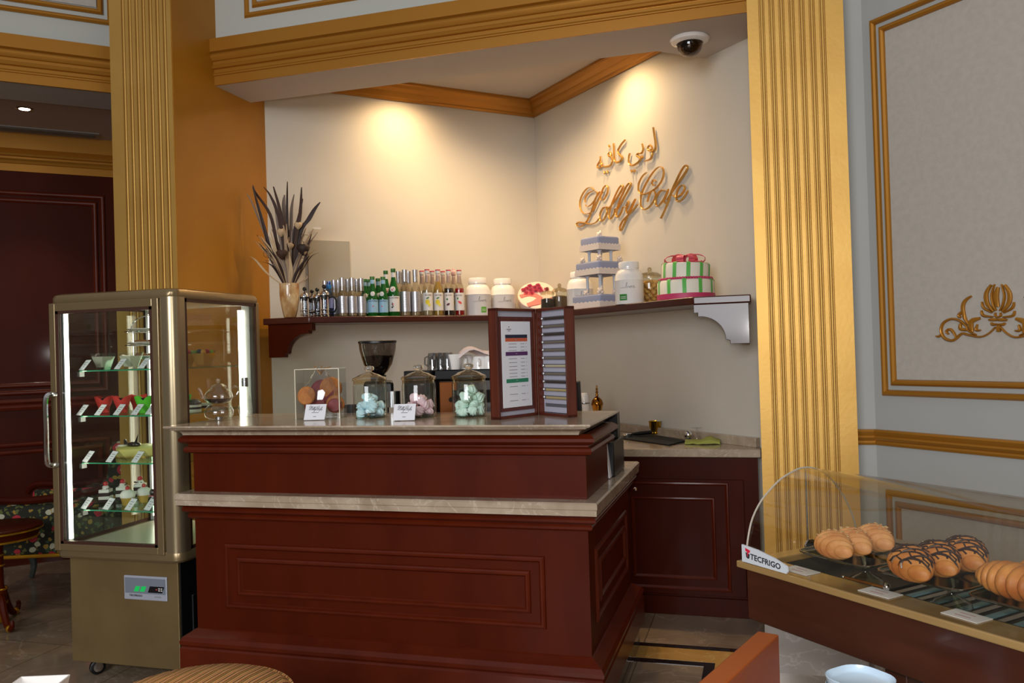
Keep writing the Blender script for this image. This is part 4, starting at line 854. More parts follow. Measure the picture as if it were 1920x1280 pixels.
# menu case: two hinged wooden leaves
hx, hy = cpt(1010, 777.5); lx, ly = cpt(936, 787); rx, ry = cpt(1066, 782.8)
t = thing('menu_case', 'open hinged wooden case with a tea menu and a rack of sample tubes', 'menu display', (hx, hy, CT)); MH = .462
WM = mat('case_wood', (96, 42, 26), .35, coat=.3, noise=(5, (80, 32, 20), (4, 4, .8)))
def leaf(nm, ax, ay, side):
    d = Vector((ax-hx, ay-hy, 0)); L_ = d.length; e = d.normalized(); n = Vector((-e.y, e.x, 0))*side   # n towards the viewer side
    if n.y > 0: n = -n
    return e, n, L_
eL, nL, LL = leaf('l', lx, ly, 1); eR, nR, LR = leaf('r', rx, ry, 1)
def lbox(par, nm, e, n, a0, a1, z0, z1, o0, o1, m, bev=0):
    b = B(); vs = []
    for z in (z0, z1):
        for a, o in ((a0, o0), (a1, o0), (a1, o1), (a0, o1)): q = e*a+n*o; vs.append((q.x, q.y, z))
    b.add(vs, [(0, 3, 2, 1), (4, 5, 6, 7), (0, 1, 5, 4), (1, 2, 6, 5), (2, 3, 7, 6), (3, 0, 4, 7)]); return b.build(nm, m, par, smooth_=False, bevel=bev)
def leafparts(nm, e, n, L_):
    p = lbox(t, nm, e, n, 0, L_, 0, MH, -.045, -.04, WM)
    for a0, a1, z0, z1 in ((0, .012, 0, MH), (L_-.012, L_, 0, MH), (0, L_, 0, .012), (0, L_, MH-.012, MH)): lbox(p, 'frame_side', e, n, a0, a1, z0, z1, -.045, 0, WM, .001)
    return p
pl_ = leafparts('menu_leaf', eL, nL, LL); pr_ = leafparts('rack_leaf', eR, nR, LR)
lbox(pl_, 'inner_frame', eL, nL, .012, LL-.012, .012, MH-.012, -.039, -.012, mat('lilac_lining', (176, 174, 188), .6))
lbox(pl_, 'inner_panel', eL, nL, .02, LL-.02, .03, MH-.035, -.011, -.006, WM)
pg = lbox(pl_, 'menu_sheet', eL, nL, .038, LL-.034, .045, MH-.055, -.005, -.003, PAPER)
def mrow(a0, a1, z0, z1, m, nm='print_line', o=-.0028): return lbox(pg, nm, eL, nL, a0, a1, z0, z1, o, o+.0006, m)
sw = LL-.072; A0, A1 = .038+sw*.12, .038+sw*.88; ZT = MH-.055; HH = ZT-.045
def zf(f): return ZT-HH*f
mrow(A0, A1, zf(.195), zf(.155), mat('navy_bar', (40, 44, 62), .6), 'header_bar'); mrow(A0, A1, zf(.235), zf(.196), mat('orange_bar', (206, 96, 60), .6), 'header_bar'); mrow(A0, A1, zf(.40), zf(.355), mat('purple_bar', (92, 50, 100), .6), 'header_bar'); mrow(A0, A1, zf(.715), zf(.67), mat('green_bar', (50, 130, 96), .6), 'header_bar')
for f in (.215, .378, .69): mrow((A0+A1)/2-.006, (A0+A1)/2+.006, zf(f+.004), zf(f-.004), LWHT)
for f in (.262, .30, .34, .435, .48, .525, .565, .605, .645, .76, .85, .925):
    for q0, q1 in ((.14, .5), (.68, .86), (.93, .96)): mrow(A1-(A1-A0)*q1, A1-(A1-A0)*q0, zf(f+.003), zf(f-.003), INKG)
mrow(A1-.04, A1-.01, zf(.098), zf(.088), INKG); mrow(A1-.033, A1-.018, zf(.116), zf(.108), INKG); mrow(A1-.028, A1-.023, zf(.07), zf(.06), mat('navy_bar', (40, 44, 62)))
lbox(pr_, 'lining', eR, nR, .014, LR-.012, .014, MH-.012, -.039, -.022, mat('lilac_lining', (176, 174, 188)))
TUBE = mat('tube_glass', (98, 98, 104), .12, coat=1); TEA = [mat('tea_a', (56, 46, 40), .7), mat('tea_b', (110, 100, 88), .8), mat('tea_c', (170, 150, 104), .8), mat('tea_d', (180, 168, 140), .8)]
for i in range(12):
    z = MH-.045-i*.0338; a0, a1 = .03, LR-.014
    q0, q1 = eR*a0+nR*(-.012), eR*a1+nR*(-.012)
    if i == 11:
        lbox(pr_, 'empty_slot', eR, nR, a0, a1, z-.007, z+.007, -.022, -.018, TUBE); continue
    o = B().tube([(q0.x, q0.y, z), (q1.x, q1.y, z)], .008, 12).build('sample_tube', TUBE, pr_); 
    q2 = eR*(a0+.028)+nR*(-.0085); q3 = eR*(a1-.003)+nR*(-.0085)
    B().tube([(q2.x, q2.y, z-.001), (q3.x, q3.y, z-.001)], .0062, 8).build('tea_leaves', TEA[(0, 1, 0, 1, 1, 1, 3, 1, 0, 2, 2)[i]], o); q4 = eR*(a0+.012)+nR*(-.006)
    B().ball((q4.x, q4.y, z), .0075, seg=10, rg=6).build('stopper', CHROME, o)
# glass teapot on a warmer
x, y = -2.425, 3.36; t = thing('teapot', 'clear glass teapot with dark tea standing on a glass warmer', 'teapot', (x, y, CT), facing(x, y))
TG = glass('teapot_glass', (250, 250, 248), 2.4, .01)
B().lathe([(.03, .078), (.052, .086), (.064, .105), (.060, .125), (.045, .142), (.033, .150), (.031, .156)], seg=36, cap=False).build('pot', TG, t, ang=60)
B().lathe([(.001, .079), (.03, .08), (.051, .088), (.061, .103), (.001, .104)], seg=36).build('tea', mat('black_tea', (36, 8, 6), .05, coat=1), t, ang=60)
B().lathe([(.036, .155), (.034, .160), (.022, .168), (.006, .172), (.005, .178), (.010, .184), (.008, .193), (.001, .195)], seg=28, cap=False).build('lid', TG, t, ang=60)
b = B(); b.tube([(-.052, 0, .10), (-.07, 0, .11), (-.076, 0, .13), (-.084, 0, .148), (-.09, 0, .152)], .009, 10, radii=[.013, .011, .009, .008, .007]); b.build('spout', TG, t) 
b = B(); b.tube([(.05, 0, .14), (.07, 0, .158), (.086, 0, .15), (.088, 0, .13), (.078, 0, .112), (.062, 0, .108)], .005, 10); b.build('handle', TG, t)
b = B(); b.lathe([(.001, .002), (.042, .002), (.062, .02), (.066, .04), (.058, .06), (.046, .072), (.048, .078)], seg=36, cap=False); b.build('warmer', TG, t, ang=60)
B().cyl(.017, .003, .016).build('tea_light', STEEL, t)
# small glass cruet standing behind the teapot
x, y = -2.445, 3.60; t = thing('glass_cruet', 'small silver-capped glass cruet behind the spout of the teapot', 'bottle', (x, y, CT))
B().lathe([(.001, .002), (.03, .004), (.036, .03), (.026, .09), (.012, .125), (.012, .15)], seg=24, cap=False).build('flask', TG, t, ang=60); B().cyl(.016, .145, .19).build('cap', STEEL, t)
# ------------------------------------------------------------------ working side: grinder, espresso machine, cups
DZ = .914
px = aty(709, 690, 3.93); t = thing('coffee_grinder', 'coffee grinder with a smoky bean hopper behind the jars', 'grinder', (px[0], 3.93, DZ), facing(px[0], 3.93))
def hz(py): return float(aty(709, py, 3.93)[2])-DZ
zt_, zm, zb_ = hz(638), hz(665), hz(703)
B().lathe([(.03, zb_), (.05, zb_+.02), (.072, zb_+.055), (.086, zm+.0), (.093, zm+.03), (.096, zt_-.008)], seg=36, cap=False).build('hopper', glass('hopper_smoke', (176, 168, 162), 1.8, .03), t, ang=60)
B().lathe([(.03, zb_), (.048, zb_+.02), (.070, zb_+.055), (.082, zm-.006), (.001, zm)], seg=36).build('beans', mat('bean_fill', (34, 18, 12), .4, bump=(160, 1)), t, ang=60)
B().lathe([(.001, zt_), (.09, zt_), (.098, zt_-.003), (.098, zt_-.014), (.094, zt_-.014)], seg=36, cap=False).build('hopper_lid', BLACK, t)
B().lathe([(.04, zb_-.03), (.04, zb_), (.001, zb_)], seg=24).build('collar', BLACK, t)
b = B(); b.box(-.075, .075, -.09, .10, zb_-.14, zb_-.03); b.build('motor_housing', BLACK, t, bevel=.015)
b = B(); b.box(-.07, .07, -.08, .1, 0, .03); b.box(-.05, .05, .0, .1, .03, zb_-.14); b.build('stand', mat('grinder_grey', (70, 64, 60), .3, .7), t, bevel=.008)
B().cyl(.038, zb_-.16, zb_-.08, .07, -.1).build('dosing_chamber', STEEL, t); B().cyl(.03, .03, .1, .07, -.1).build('ground_bin', STEEL, t)
mx0, mx1 = float(aty(822, 730, 3.90)[0]), float(aty(929, 730, 3.90)[0]); mz = float(aty(870, 692, 3.88)[2])
t = thing('espresso_machine', 'espresso machine with copper-brown side panels and cups stacked on top', 'coffee machine', ((mx0+mx1)/2, 3.98, DZ)); hw = (mx1-mx0)/2; mh = mz-DZ
COP = mat('copper_panel', (150, 84, 36), .3, .4, coat=.3)
B().box(-hw+.01, hw-.0, -.10, .16, .06, mh-.05).build('body', mat('machine_steel', (96, 92, 90), .25, .9), t, bevel=.008)
B().box(-hw+.02, -hw+.11, -.12, -.10, .02, mh-.06).build('side_panel', COP, t, bevel=.004); B().box(hw-.16, hw-.06, -.12, -.10, .05, mh-.12).build('side_panel', COP, t, bevel=.004)
B().box(-hw, hw, -.13, .17, mh-.05, mh).build('top_tray', BLACK, t, bevel=.006)
B().box(-hw+.02, -hw+.12, -.13, .05, mh-.02, mh+.03).build('tray_box', BLACK, t, bevel=.005) if False else None
b = B(); b.box(-hw+.03, hw-.03, -.2, -.1, .0, .05); b.build('drip_tray', STEEL, t, bevel=.004)
for k in (-.02, .12):
    b = B(); b.cyl(.032, mh-.16, mh-.10, k, -.14); b.tube([(k, -.14, mh-.13), (k, -.25, mh-.14)], .012, 10); b.build('portafilter', BLACK, t)
b = B(); b.tube([(-hw+.22, -.13, mh-.1), (-hw+.24, -.16, mh-.15), (-hw+.2, -.19, mh-.24), (-hw+.23, -.19, mh-.3)], .005, 8); b.build('steam_wand', CHROME, t)
gb = thing('black_box', 'black box standing behind the pink meringue jar on the machine side', 'box', (mx0-.073, 3.83, DZ))
gz = mh
B().box(-.07, .07, -.03, .17, 0, gz).build('casing', BLACK, gb, bevel=.006); B().box(-.05, .07, -.034, -.03, gz-.2, gz-.06).build('front_plate', mat('plate_dark', (34, 32, 34), .3), gb, bevel=.004)
TZ = DZ+mh
def mug(x, y, z, lab, up, mt, r=.036, h=.07, grp='cups on the espresso machine', han=0):
    o = thing('coffee_cup' if mt is WPORC else 'glass_mug', lab, 'cup', (x, y, z), han, grp); s_ = 1
    pr = [(r*.75, 0), (r*.8, .003), (r, h), (r-.003, h), (r*.74, .005), (.001, .005)] if up else [(r, 0), (r*.97, h*.5), (r*.8, h-.003), (r*.7, h), (.001, h)]
    B().lathe(pr, seg=28, cap=False).build('cup_body', mt, o, ang=50)
    B().tube([(-r*.9, 0, h*.8), (-r*1.45, 0, h*.72), (-r*1.5, 0, h*.35), (-r*.88, 0, h*.22)], .0045, 8).build('handle', mt, o)
    return o
GM = glass('mug_glass', (206, 208, 210), 3, .03)
k = 0
for px_, yy in ((812, 3.86), (827, 3.90), (840, 3.86), (820, 3.96)):
    q = aty(px_, 670, yy); base = DZ+gz if px_ < 800 else TZ
    mug(float(q[0]), yy, TZ if px_ > 800 else TZ, 'clear glass mug in the small group left of the white cups', False, GM, .030, .085, 'glass mugs on the machine', PI*.1*k); k += 1
for i, (px_, yy, h, lab) in enumerate(((852, 3.87, .075, 'white cup with handle at left, first right of the glass mugs'), (874, 3.95, .07, 'white cup behind, second from the glass mugs'), (898, 3.87, .062, 'white cup in front, third from the glass mugs'), (918, 3.87, .062, 'white cup touching the menu case edge on the machine'), (908, 3.97, .06, 'white cup at the back right of the machine top'))):
    mug(float(aty(px_, 670, yy)[0]), yy, TZ, lab, i == 0, WPORC, .037, h, han=-.3 if i == 0 else 1.9)
# folded napkins on the cups
q = aty(897, 665, 3.91); b = B(); rs = []
for i in range(9):
    xx = -.10+.025*i; rs.append([(xx, yy_, .066+.02*math.sin(i*.8+yy_*20)+.028*(i/8)+e) for yy_, e in ((-.06, 0), (-.03, .012), (0, .02), (.04, .012), (.06, 0), (.06, -.004), (0, .012), (-.06, -.004))])
o = b.rings(rs).build('folded_cloth', mat('pink_cloth', (226, 206, 202), .85), ang=60); o.location = (float(q[0]), 3.91, TZ); tag(o, 'crumpled pale pink cloth draped over the white cups on the machine', 'cloth')
# back edge small things seen past the acrylic box
x, y = -2.0, 3.86; t = thing('tumbler', 'dark tumbler standing behind the left edge of the acrylic box', 'cup', (x, y, DZ)); B().lathe([(.03, 0), (.038, .33), (.034, .33), (.028, .01)], seg=24, cap=False).build('cup', mat('grey_cup', (70, 72, 74), .3), t)
# ledge: pos screen, card terminal box, papers
zl = .914
bx0 = atz(1126, 903, zl); bx1 = atz(1157, 879, zl)
t = thing('receipt_printer', 'black box-shaped receipt printer at the right end of the ledge', 'printer', (float(bx0[0])+.005, 3.74, zl)); B().box(-.11, .036, -.02, .27, 0, .158).build('casing', BLACK, t, bevel=.006)
B().box(-.09, .0, .265, .272, .05, .1).build('paper_slot', STEEL, t)
t = thing('till_screen', 'dark till screen tilted behind the counter upstand, its back to the room', 'screen', (-.80, 3.92, zl+.0)); 
b = B(); b.M = Matrix.Rotation(.15, 4, 'X'); b.box(-.17, -.01, 0, .03, .17, .43); b.build('screen', mat('screen_grey', (44, 42, 44), .4), t, bevel=.006); B().box(.06, .165, -.08, .0, .160, .285).build('card_reader', BLACK, t, bevel=.006); B().box(-.12, -.04, 0, .06, .0, .18).build('neck', BLACK, t); t.location.z = zl
b = B(); b.M = Matrix.Rotation(math.radians(-6), 4, 'Y'); b.box(0, .012, 0, .14, 0, .215); b.box(.014, .018, 0.01, .13, 0, .2); o = b.build('paper_stack', PAPER, smooth_=False); o.location = (-.665, 3.66, zl+.002); tag(o, 'white papers standing upright between the counter end and the black printer', 'papers')
# ------------------------------------------------------------------ rear worktop
WZ = .922
def wpt(px, py): p = atz(px, py, WZ); return float(p[0]), float(p[1])
PG_ = mat('polished_gold', (206, 150, 60), .12, 1); PGD = mat('dark_gold', (150, 96, 34), .15, 1)
x, y = -1.03, 5.45; t = thing('coffee_pot', 'polished gold arabic coffee pot with tall spired lid on the rear worktop', 'coffee pot', (x, y, WZ), facing(x, y)+1.4); t.scale = (.92, .92, .93)
B().lathe([(.045, 0), (.05, .01), (.05, .05), (.03, .11), (.025, .15), (.036, .19), (.04, .21)], seg=32).build('body', PG_, t, ang=60)
B().lathe([(.042, .21), (.044, .22), (.036, .245), (.02, .262), (.008, .27), (.012, .28), (.006, .29), (.011, .30), (.005, .312), (.009, .322), (.003, .335), (.006, .342), (.001, .352)], seg=28).build('lid', PGD, t, ang=60)
B().tube([(-.03, 0, .16), (-.07, 0, .19), (-.09, 0, .215)], .01, 8, radii=[.016, .01, .004]).build('spout', PG_, t); B().tube([(.03, 0, .2), (.065, 0, .2), (.07, 0, .12), (.035, 0, .07)], .006, 8).build('handle', PG_, t)
x, y = -1.085, 5.30; t = thing('white_flask', 'plain white rounded flask standing left of the gold coffee pot', 'flask', (x, y, WZ)); t.scale = (.9, .9, 1.07); B().lathe([(.035, 0), (.038, .01), (.036, .22), (.033, .25), (.024, .265), (.001, .268)], seg=28).build('body', WPORC, t, ang=50); B().lathe([(.037, .20), (.0385, .205), (.037, .21)], seg=28, cap=False).build('lid_ring', STEEL, t)
c = [wpt(*p) for p in ((1155, 822), (1255, 836), (1288, 828), (1208, 814))]
b = B(); b.prism(c, WZ+.001, WZ+.01); o = b.build('serving_mat', mat('rubber_black', (16, 16, 18), .7), smooth_=False, bevel=.003); tag(o, 'black rubber mat lying slantwise on the rear worktop', 'mat')
x, y = wpt(1229, 816); t = thing('gold_cup', 'shiny gold footed cup on the black mat', 'cup', (x, y, WZ+.0105)); YG = mat('yellow_gold', (206, 160, 40), .12, 1)
B().lathe([(.028, 0), (.03, .004), (.026, .012), (.028, .02), (.030, .03)], seg=28).build('foot', YG, t, ang=60); B().lathe([(.03, .028), (.038, .05), (.040, .075), (.044, .082), (.041, .082), (.036, .05), (.001, .035)], seg=28, cap=False).build('bowl', YG, t, ang=60)
x, y = wpt(1186, 821); t = thing('portafilter', 'black-handled portafilter lying on the mat left of the gold cup', 'portafilter', (x, y, WZ+.0105), .55); B().tube([(0, 0, .014), (.05, 0, .016), (.13, 0, .02)], .013, 10, radii=[.008, .013, .011]).build('handle', BLACK, t); B().lathe([(.001, 0), (.028, 0), (.03, .02), (.026, .022)], cx=-.035, seg=20).build('basket', CHROME, t)
x, y = wpt(1291, 829); t = thing('milk_frother', 'small polished steel ball-shaped shaker beside the black mat', 'shaker', (x, y, WZ+.0005)); B().lathe([(.02, 0), (.024, .01), (.018, .02), (.02, .024)], seg=24).build('base', STEEL, t); B().ball((0, 0, .044), .024, seg=24, rg=14).build('ball', CHROME, t)
x, y = wpt(1307, 827); t = thing('stem_glass', 'clear stemmed glass standing upside down by the green cloth', 'glass', (x, y, WZ+.0005)); B().lathe([(.022, 0), (.024, .01), (.02, .03), (.006, .042), (.004, .05), (.004, .075), (.03, .08), (.03, .082)], seg=24, cap=False).build('glass_body', TG, t, ang=50); B().cyl(.001, .0, .001).build('rim', TG, t)
x0, y0 = wpt(1318, 832); b = B(); rs = []
for i in range(11):
    s_ = i/10; rs.append([(-.10+.2*s_+.006*math.sin(i), yy+.01*math.sin(i*.9), zz*(1+.9*math.exp(-((s_-.68)/.12)**2))+.002*math.sin(i*2+yy*60)) for yy, zz in ((-.045, .004), (-.046, .016), (-.01, .021), (.03, .024), (.05, .016), (.05, .004))])
o = b.rings(rs).build('folded_cloth', mat('green_cloth', (168, 172, 84), .9, bump=(300, .3)), ang=60); o.location = (x0, y0, WZ); o.rotation_euler.z = .02; tag(o, 'folded yellow-green cleaning cloth on the rear worktop', 'cloth')
x, y = wpt(1142, 815); b = B(); b.tube(smooth([(x-.25, y+.12, WZ+.005), (x-.1, y+.1, WZ+.005), (x, y+.03, WZ+.005), (x+.03, y, WZ+.005)], 4), .004, 6); o = b.build('cable', BLACK); tag(o, 'black cable lying on the rear worktop left of the mat', 'cable')
# ------------------------------------------------------------------ display fridge
t = thing('display_fridge', 'tall bronze glass-sided cake fridge on casters left of the counter', 'fridge', (-2.9, 3.55, 0)); FX, FY = -2.9, 3.55
def fb(name, x0, x1, y0, y1, z0, z1, m, par=None, bev=0): return B().box(x0-FX, x1-FX, y0-FY, y1-FY, z0, z1).build(name, m, par or t, smooth_=False, bevel=bev)
fb('base_cabinet', -3.20, -2.588, 3.25, 3.86, .075, .575, BRONZEL, bev=.003)
sd = fb('side_panel', -2.588, -2.582, 3.262, 3.86, .075, .575, BLACKM)
gr = fb('vent_grille', -2.582, -2.572, 3.33, 3.78, .09, .40, BLACKM, bev=.003)
for k in range(9): B().tube([(-2.57-FX, 3.38-FY, .13+.028*k), (-2.57-FX, 3.73-FY, .13+.028*k)], .008, 6).build('louvre', mat('louvre_black', (34, 34, 36), .4), gr)
def rrect(x0, x1, y0, y1, r, n=5):
    pts = []
    for cx, cy, a0 in ((x1-r, y1-r, 0), (x0+r, y1-r, 1), (x0+r, y0+r, 2), (x1-r, y0+r, 3)):
        for i in range(n+1): a = (a0+i/n)*PI/2; pts.append((cx+r*math.cos(a)-FX, cy+r*math.sin(a)-FY))
    return pts
def rr_prof(name, prof, m):
    rs = [[(p[0], p[1], z) for p in rrect(-3.25+o, -2.54-o, 3.21+o, 3.90-o, .045)] for o, z in prof]; return B().rings(rs).build(name, m, t, ang=30)
rr_prof('bottom_frame', [(.03, .572), (.006, .575), (0, .585), (0, .62), (.002, .625)], BRONZE)
rr_prof('top_cap', [(.002, 1.785), (0, 1.79), (0, 1.812), (.006, 1.824), (.02, 1.83)], BRONZE)
def post(x0, x1, y0, y1, m=BRONZE): 
    b = B(); b.prism([(x0-FX, y0-FY), (x1-FX, y0-FY), (x1-FX, y1-FY), (x0-FX, y1-FY)], .62, 1.79); return b
# front right corner post: rounded
pts = [(-2.615, 3.245), (-2.615, 3.21), (-2.585, 3.21)]+[(-2.585+.045*math.sin(a), 3.255-.045*math.cos(a)) for a in [PI/2*i/10 for i in range(1, 11)]]+[(-2.54, 3.285), (-2.575, 3.285)]
B().prism([(p[0]-FX, p[1]-FY) for p in pts], .62, 1.79).build('corner_post', mat('bronze_satin', (168, 152, 122), .28, .8), t, ang=40)
post(-3.25, -3.225, 3.225, 3.26).build('corner_post', BRONZE, t, bevel=.004)
post(-2.575, -2.545, 3.862, 3.895).build('corner_post', BRONZE, t, bevel=.004); post(-3.245, -3.215, 3.862, 3.895).build('corner_post', BRONZE, t, bevel=.004)
dr = fb('door', -3.24, -3.205, 3.20, 3.222, .612, 1.786, BRONZE, bev=.003)
fb('door_rail', -2.655, -2.62, 3.20, 3.222, .612, 1.786, BRONZE, dr, .003); fb('door_rail', -3.206, -2.654, 3.201, 3.222, .613, .645, BRONZE, dr, .003); fb('door_rail', -3.206, -2.654, 3.201, 3.222, 1.748, 1.785, BRONZE, dr, .003)
for a in ((-3.207, -3.190, .643, 1.75), (-2.672, -2.653, .643, 1.75), (-3.207, -2.653, .643, .658), (-3.207, -2.653, 1.735, 1.75)): fb('gasket', a[0], a[1], 3.204, 3.224, a[2], a[3], GASKET, dr)
fb('door_glass', -3.19, -2.672, 3.212, 3.216, .658, 1.735, PANE, dr)
zh0, zh1 = float(aty(105, 872, 3.17)[2]), float(aty(105, 740, 3.17)[2])
b = B(); hx_ = -3.222-FX; b.tube(smooth([(hx_+.012, 3.203-FY, zh1), (hx_, 3.17-FY, zh1), (hx_-.004, 3.155-FY, zh1-.03), (hx_-.004, 3.155-FY, (zh0+zh1)/2), (hx_-.004, 3.155-FY, zh0+.03), (hx_, 3.17-FY, zh0), (hx_+.012, 3.203-FY, zh0)], 3), .013, 10); b.build('handle', CHROME, dr)
for n_, (x0, x1, y0, y1) in (('side_glass', (-2.549, -2.545, 3.285, 3.862)), ('side_glass', (-3.244, -3.240, 3.26, 3.862)), ('back_glass', (-3.215, -2.575, 3.884, 3.888))):
    g = fb(n_, x0, x1, y0, y1, .625, 1.785, PANE)
    if n_ == 'side_glass':
        for (a0, a1, z0, z1) in ((y0, y0+.018, .625, 1.785), (y1-.012, y1, .625, 1.785), (y0, y1, .625, .64), (y0, y1, 1.768, 1.785)): fb('gasket', x0-.002, x1+.002, a0, a1, z0, z1, GASKET, g)
fb('floor_plate', -3.2, -2.58, 3.25, 3.86, .622, .628, mat('fridge_floor', (206, 200, 184), .3)); fb('ceiling_plate', -3.2, -2.58, 3.25, 3.86, 1.775, 1.783, WPORC)
LED = mat('led_strip', (255, 250, 235), .5, emit=(255, 246, 224), estr=9.0)
for (x, y, w) in ((-3.20, 3.245, .009), (-3.195, 3.84, .012), (-2.585, 3.84, .016), (-2.60, 3.262, .010)):
    l_ = fb('led_housing', x-w-.008, x+w+.006, y-.012, y+.016, .63, 1.775, mat('led_alu', (196, 198, 200), .3, .6)); sgn = 1 if x < -2.9 else -1
    fb('led_strip', x+(w+.006 if sgn > 0 else -w-.014), x+(w+.012 if sgn > 0 else -w-.008), y-.008-(.03 if y > 3.5 else 0), y+.010, .66, 1.75, LED, l_)
SG = glass('shelf_glass', (214, 240, 226), 1.0); SGE = mat('shelf_edge_green', (70, 190, 140), .15, coat=1, trans=.4)
FSZ = [1.462, 1.243, 1.017, .79]
for z in FSZ:
    s_ = fb('glass_shelf', -3.16, -2.61, 3.30, 3.82, z-.006, z, SG); fb('polished_edge', -3.16, -2.61, 3.298, 3.3005, z-.006, z, SGE, s_)
    for x in (-3.17, -2.60): fb('shelf_clip', x-.008, x+.008, 3.30, 3.33, z-.03, z-.006, STEEL, s_)
cp = fb('control_panel', 0, 0, 0, 0, 0, 0, WHITE) if False else None
a, c = aty(233.5, 1077, 3.249), aty(315, 1128, 3.249); cx0, cx1, cz0, cz1 = float(a[0]), float(c[0]), float(c[2])+.002, float(a[2])
cp = fb('control_panel', cx0, cx1, 3.243, 3.25, cz0, cz1, mat('panel_silver', (176, 180, 192), .35, .2), None, .006); cw, chh = cx1-cx0, cz1-cz0
fb('panel_face', cx0+.008, cx1-.008, 3.241, 3.244, cz0+chh*.28, cz1-.010, mat('panel_slate', (120, 126, 138), .4), cp)
GLB = mat('green_button', (20, 150, 70), .3, emit=(30, 190, 90), estr=.5)
def para(par, nm, x0, x1, z0, z1, sk, m, y=3.240):
    b = B(); b.rings([[(x0-FX, yy-FY, z0), (x1-FX, yy-FY, z0), (x1+sk-FX, yy-FY, z1), (x0+sk-FX, yy-FY, z1)] for yy in (y, y+.003)]); return b.build(nm, m, par, smooth_=False)
for k in range(2): para(cp, 'rocker_switch', cx0+cw*(.24+.14*k), cx0+cw*(.345+.14*k), cz0+chh*.36, cz0+chh*.58, cw*.05, GLB)
kp = para(cp, 'thermostat', cx0+cw*.57, cx0+cw*.90, cz0+chh*.34, cz0+chh*.60, cw*.05, BLACK)
for i, j in ((0, 0), (1, 0), (0, 1), (1, 1)): fb('key', cx0+cw*(.82+.055*i), cx0+cw*(.855+.055*i), 3.238, 3.241, cz0+chh*(.42+.08*j), cz0+chh*(.46+.08*j), LWHT, kp)
fb('red_display', cx0+cw*.76, cx0+cw*.79, 3.238, 3.241, cz0+chh*.46, cz0+chh*.5, STAR, kp)
text('TECFRIGO', .0125, INK, cp, (cx0+cw*.28-FX, 3.2415-FY, cz0+chh*.18), bold=.02, sx=1.25, name='brand_lettering'); fb('print_line', cx0+cw*.72, cx0+cw*.86, 3.2405, 3.243, cz0+chh*.15, cz0+chh*.19, INKG, cp)
for x, y in ((-3.10, 3.30), (-2.66, 3.32), (-3.12, 3.80), (-2.66, 3.80)):
    w_ = B(); w_.M = Matrix.Translation((x-FX, y-FY, .036)) @ Matrix.Rotation(-.5, 4, 'Z') @ Matrix.Rotation(PI/2, 4, 'Y'); w_.lathe([(.001, -.012), (.03, -.012), (.036, -.008), (.036, .008), (.03, .012), (.001, .012)], seg=24); w_ = w_.build('caster', BLACK, t)
    b = B(); b.M = Matrix.Translation((x-FX, y-FY, .036)) @ Matrix.Rotation(-.5, 4, 'Z') @ Matrix.Rotation(PI/2, 4, 'Y'); b.lathe([(.001, -.016), (.02, -.014), (.022, .014), (.001, .016)], seg=20); b.build('hub', CHROME, w_)
    b = B(); b.cyl(.018, .066, .076, x-FX, y-FY); b.M = Matrix.Translation((x-FX, y-FY, 0)) @ Matrix.Rotation(-.5, 4, 'Z'); b.box(-.017, -.014, -.012, .012, .03, .07); b.box(.014, .017, -.012, .012, .03, .07); b.build('fork', CHROME, w_)
# --- contents
def fpt(px, Y, py=760): p = aty(px, py, Y); return float(p[0])
def tent(px, Y, z, lab, rz=1.15):
    o = thing('price_holder', lab, 'price card', (fpt(px, Y), Y, z), rz, 'tent price cards in the fridge'); s_ = math.radians(38)
    for sg, nm in ((-1, 'card_side'), (1, 'clear_side')):
        b = B(); b.M = Matrix.Translation((0, 0, .052)) @ Matrix.Rotation(sg*(-s_) if sg > 0 else s_, 4, 'Y'); b.box(-.0008, .0008, -.03, .03, -.066, 0); q = b.build(nm, ACRYL, o, smooth_=False)
        if sg < 0:
            b = B(); b.M = Matrix.Translation((0, 0, .052)) @ Matrix.Rotation(s_, 4, 'Y'); b.box(-.0022, -.0009, -.028, .028, -.064, -.003); b.build('paper', PAPER, q, smooth_=False)
            for k in range(3): b = B(); b.M = Matrix.Translation((0, 0, .052)) @ Matrix.Rotation(s_, 4, 'Y'); b.box(-.0026, -.0022, -.018+.004*k, .018-.006*k, -.022-.012*k, -.019-.012*k); b.build('print_line', INKG, q, smooth_=False)
        else: pass
    return o
for px_, Y_, lvl, lab in ((170, 3.36, 0, 'clear tent price holder, leftmost on the top shelf beside the first white dessert'), (236, 3.36, 0, 'clear tent price holder before the tiered stand on the top shelf'), (281, 3.37, 0, 'clear tent price holder at the right end of the top shelf'),
                          (163, 3.34, 1, 'tent price card, leftmost on the muffin shelf'), (197, 3.34, 1, 'tent price card before the first red muffin cup'), (232, 3.34, 1, 'tent price card between the red and green muffin cups'), (266, 3.34, 1, 'tent price card before the green muffin cup'), (292, 3.35, 1, 'tent price card hidden by the right door rail of the muffin shelf'),
                          (172, 3.34, 2, 'tent price card at left on the third shelf'), (216, 3.34, 2, 'tent price card in the middle of the third shelf'), (264, 3.34, 2, 'tent price card before the yellow cake on the third shelf'),
                          (167, 3.34, 3, 'tent price card, leftmost on the lowest shelf'), (208, 3.34, 3, 'tent price card second from left on the lowest shelf'), (249, 3.34, 3, 'tent price card before the cream cups on the lowest shelf'), (285, 3.35, 3, 'tent price card at the right end of the lowest shelf')):
    tent(px_, Y_, FSZ[lvl], lab)
CUPG = glass('dessert_glass', (246, 246, 242), 2.0)
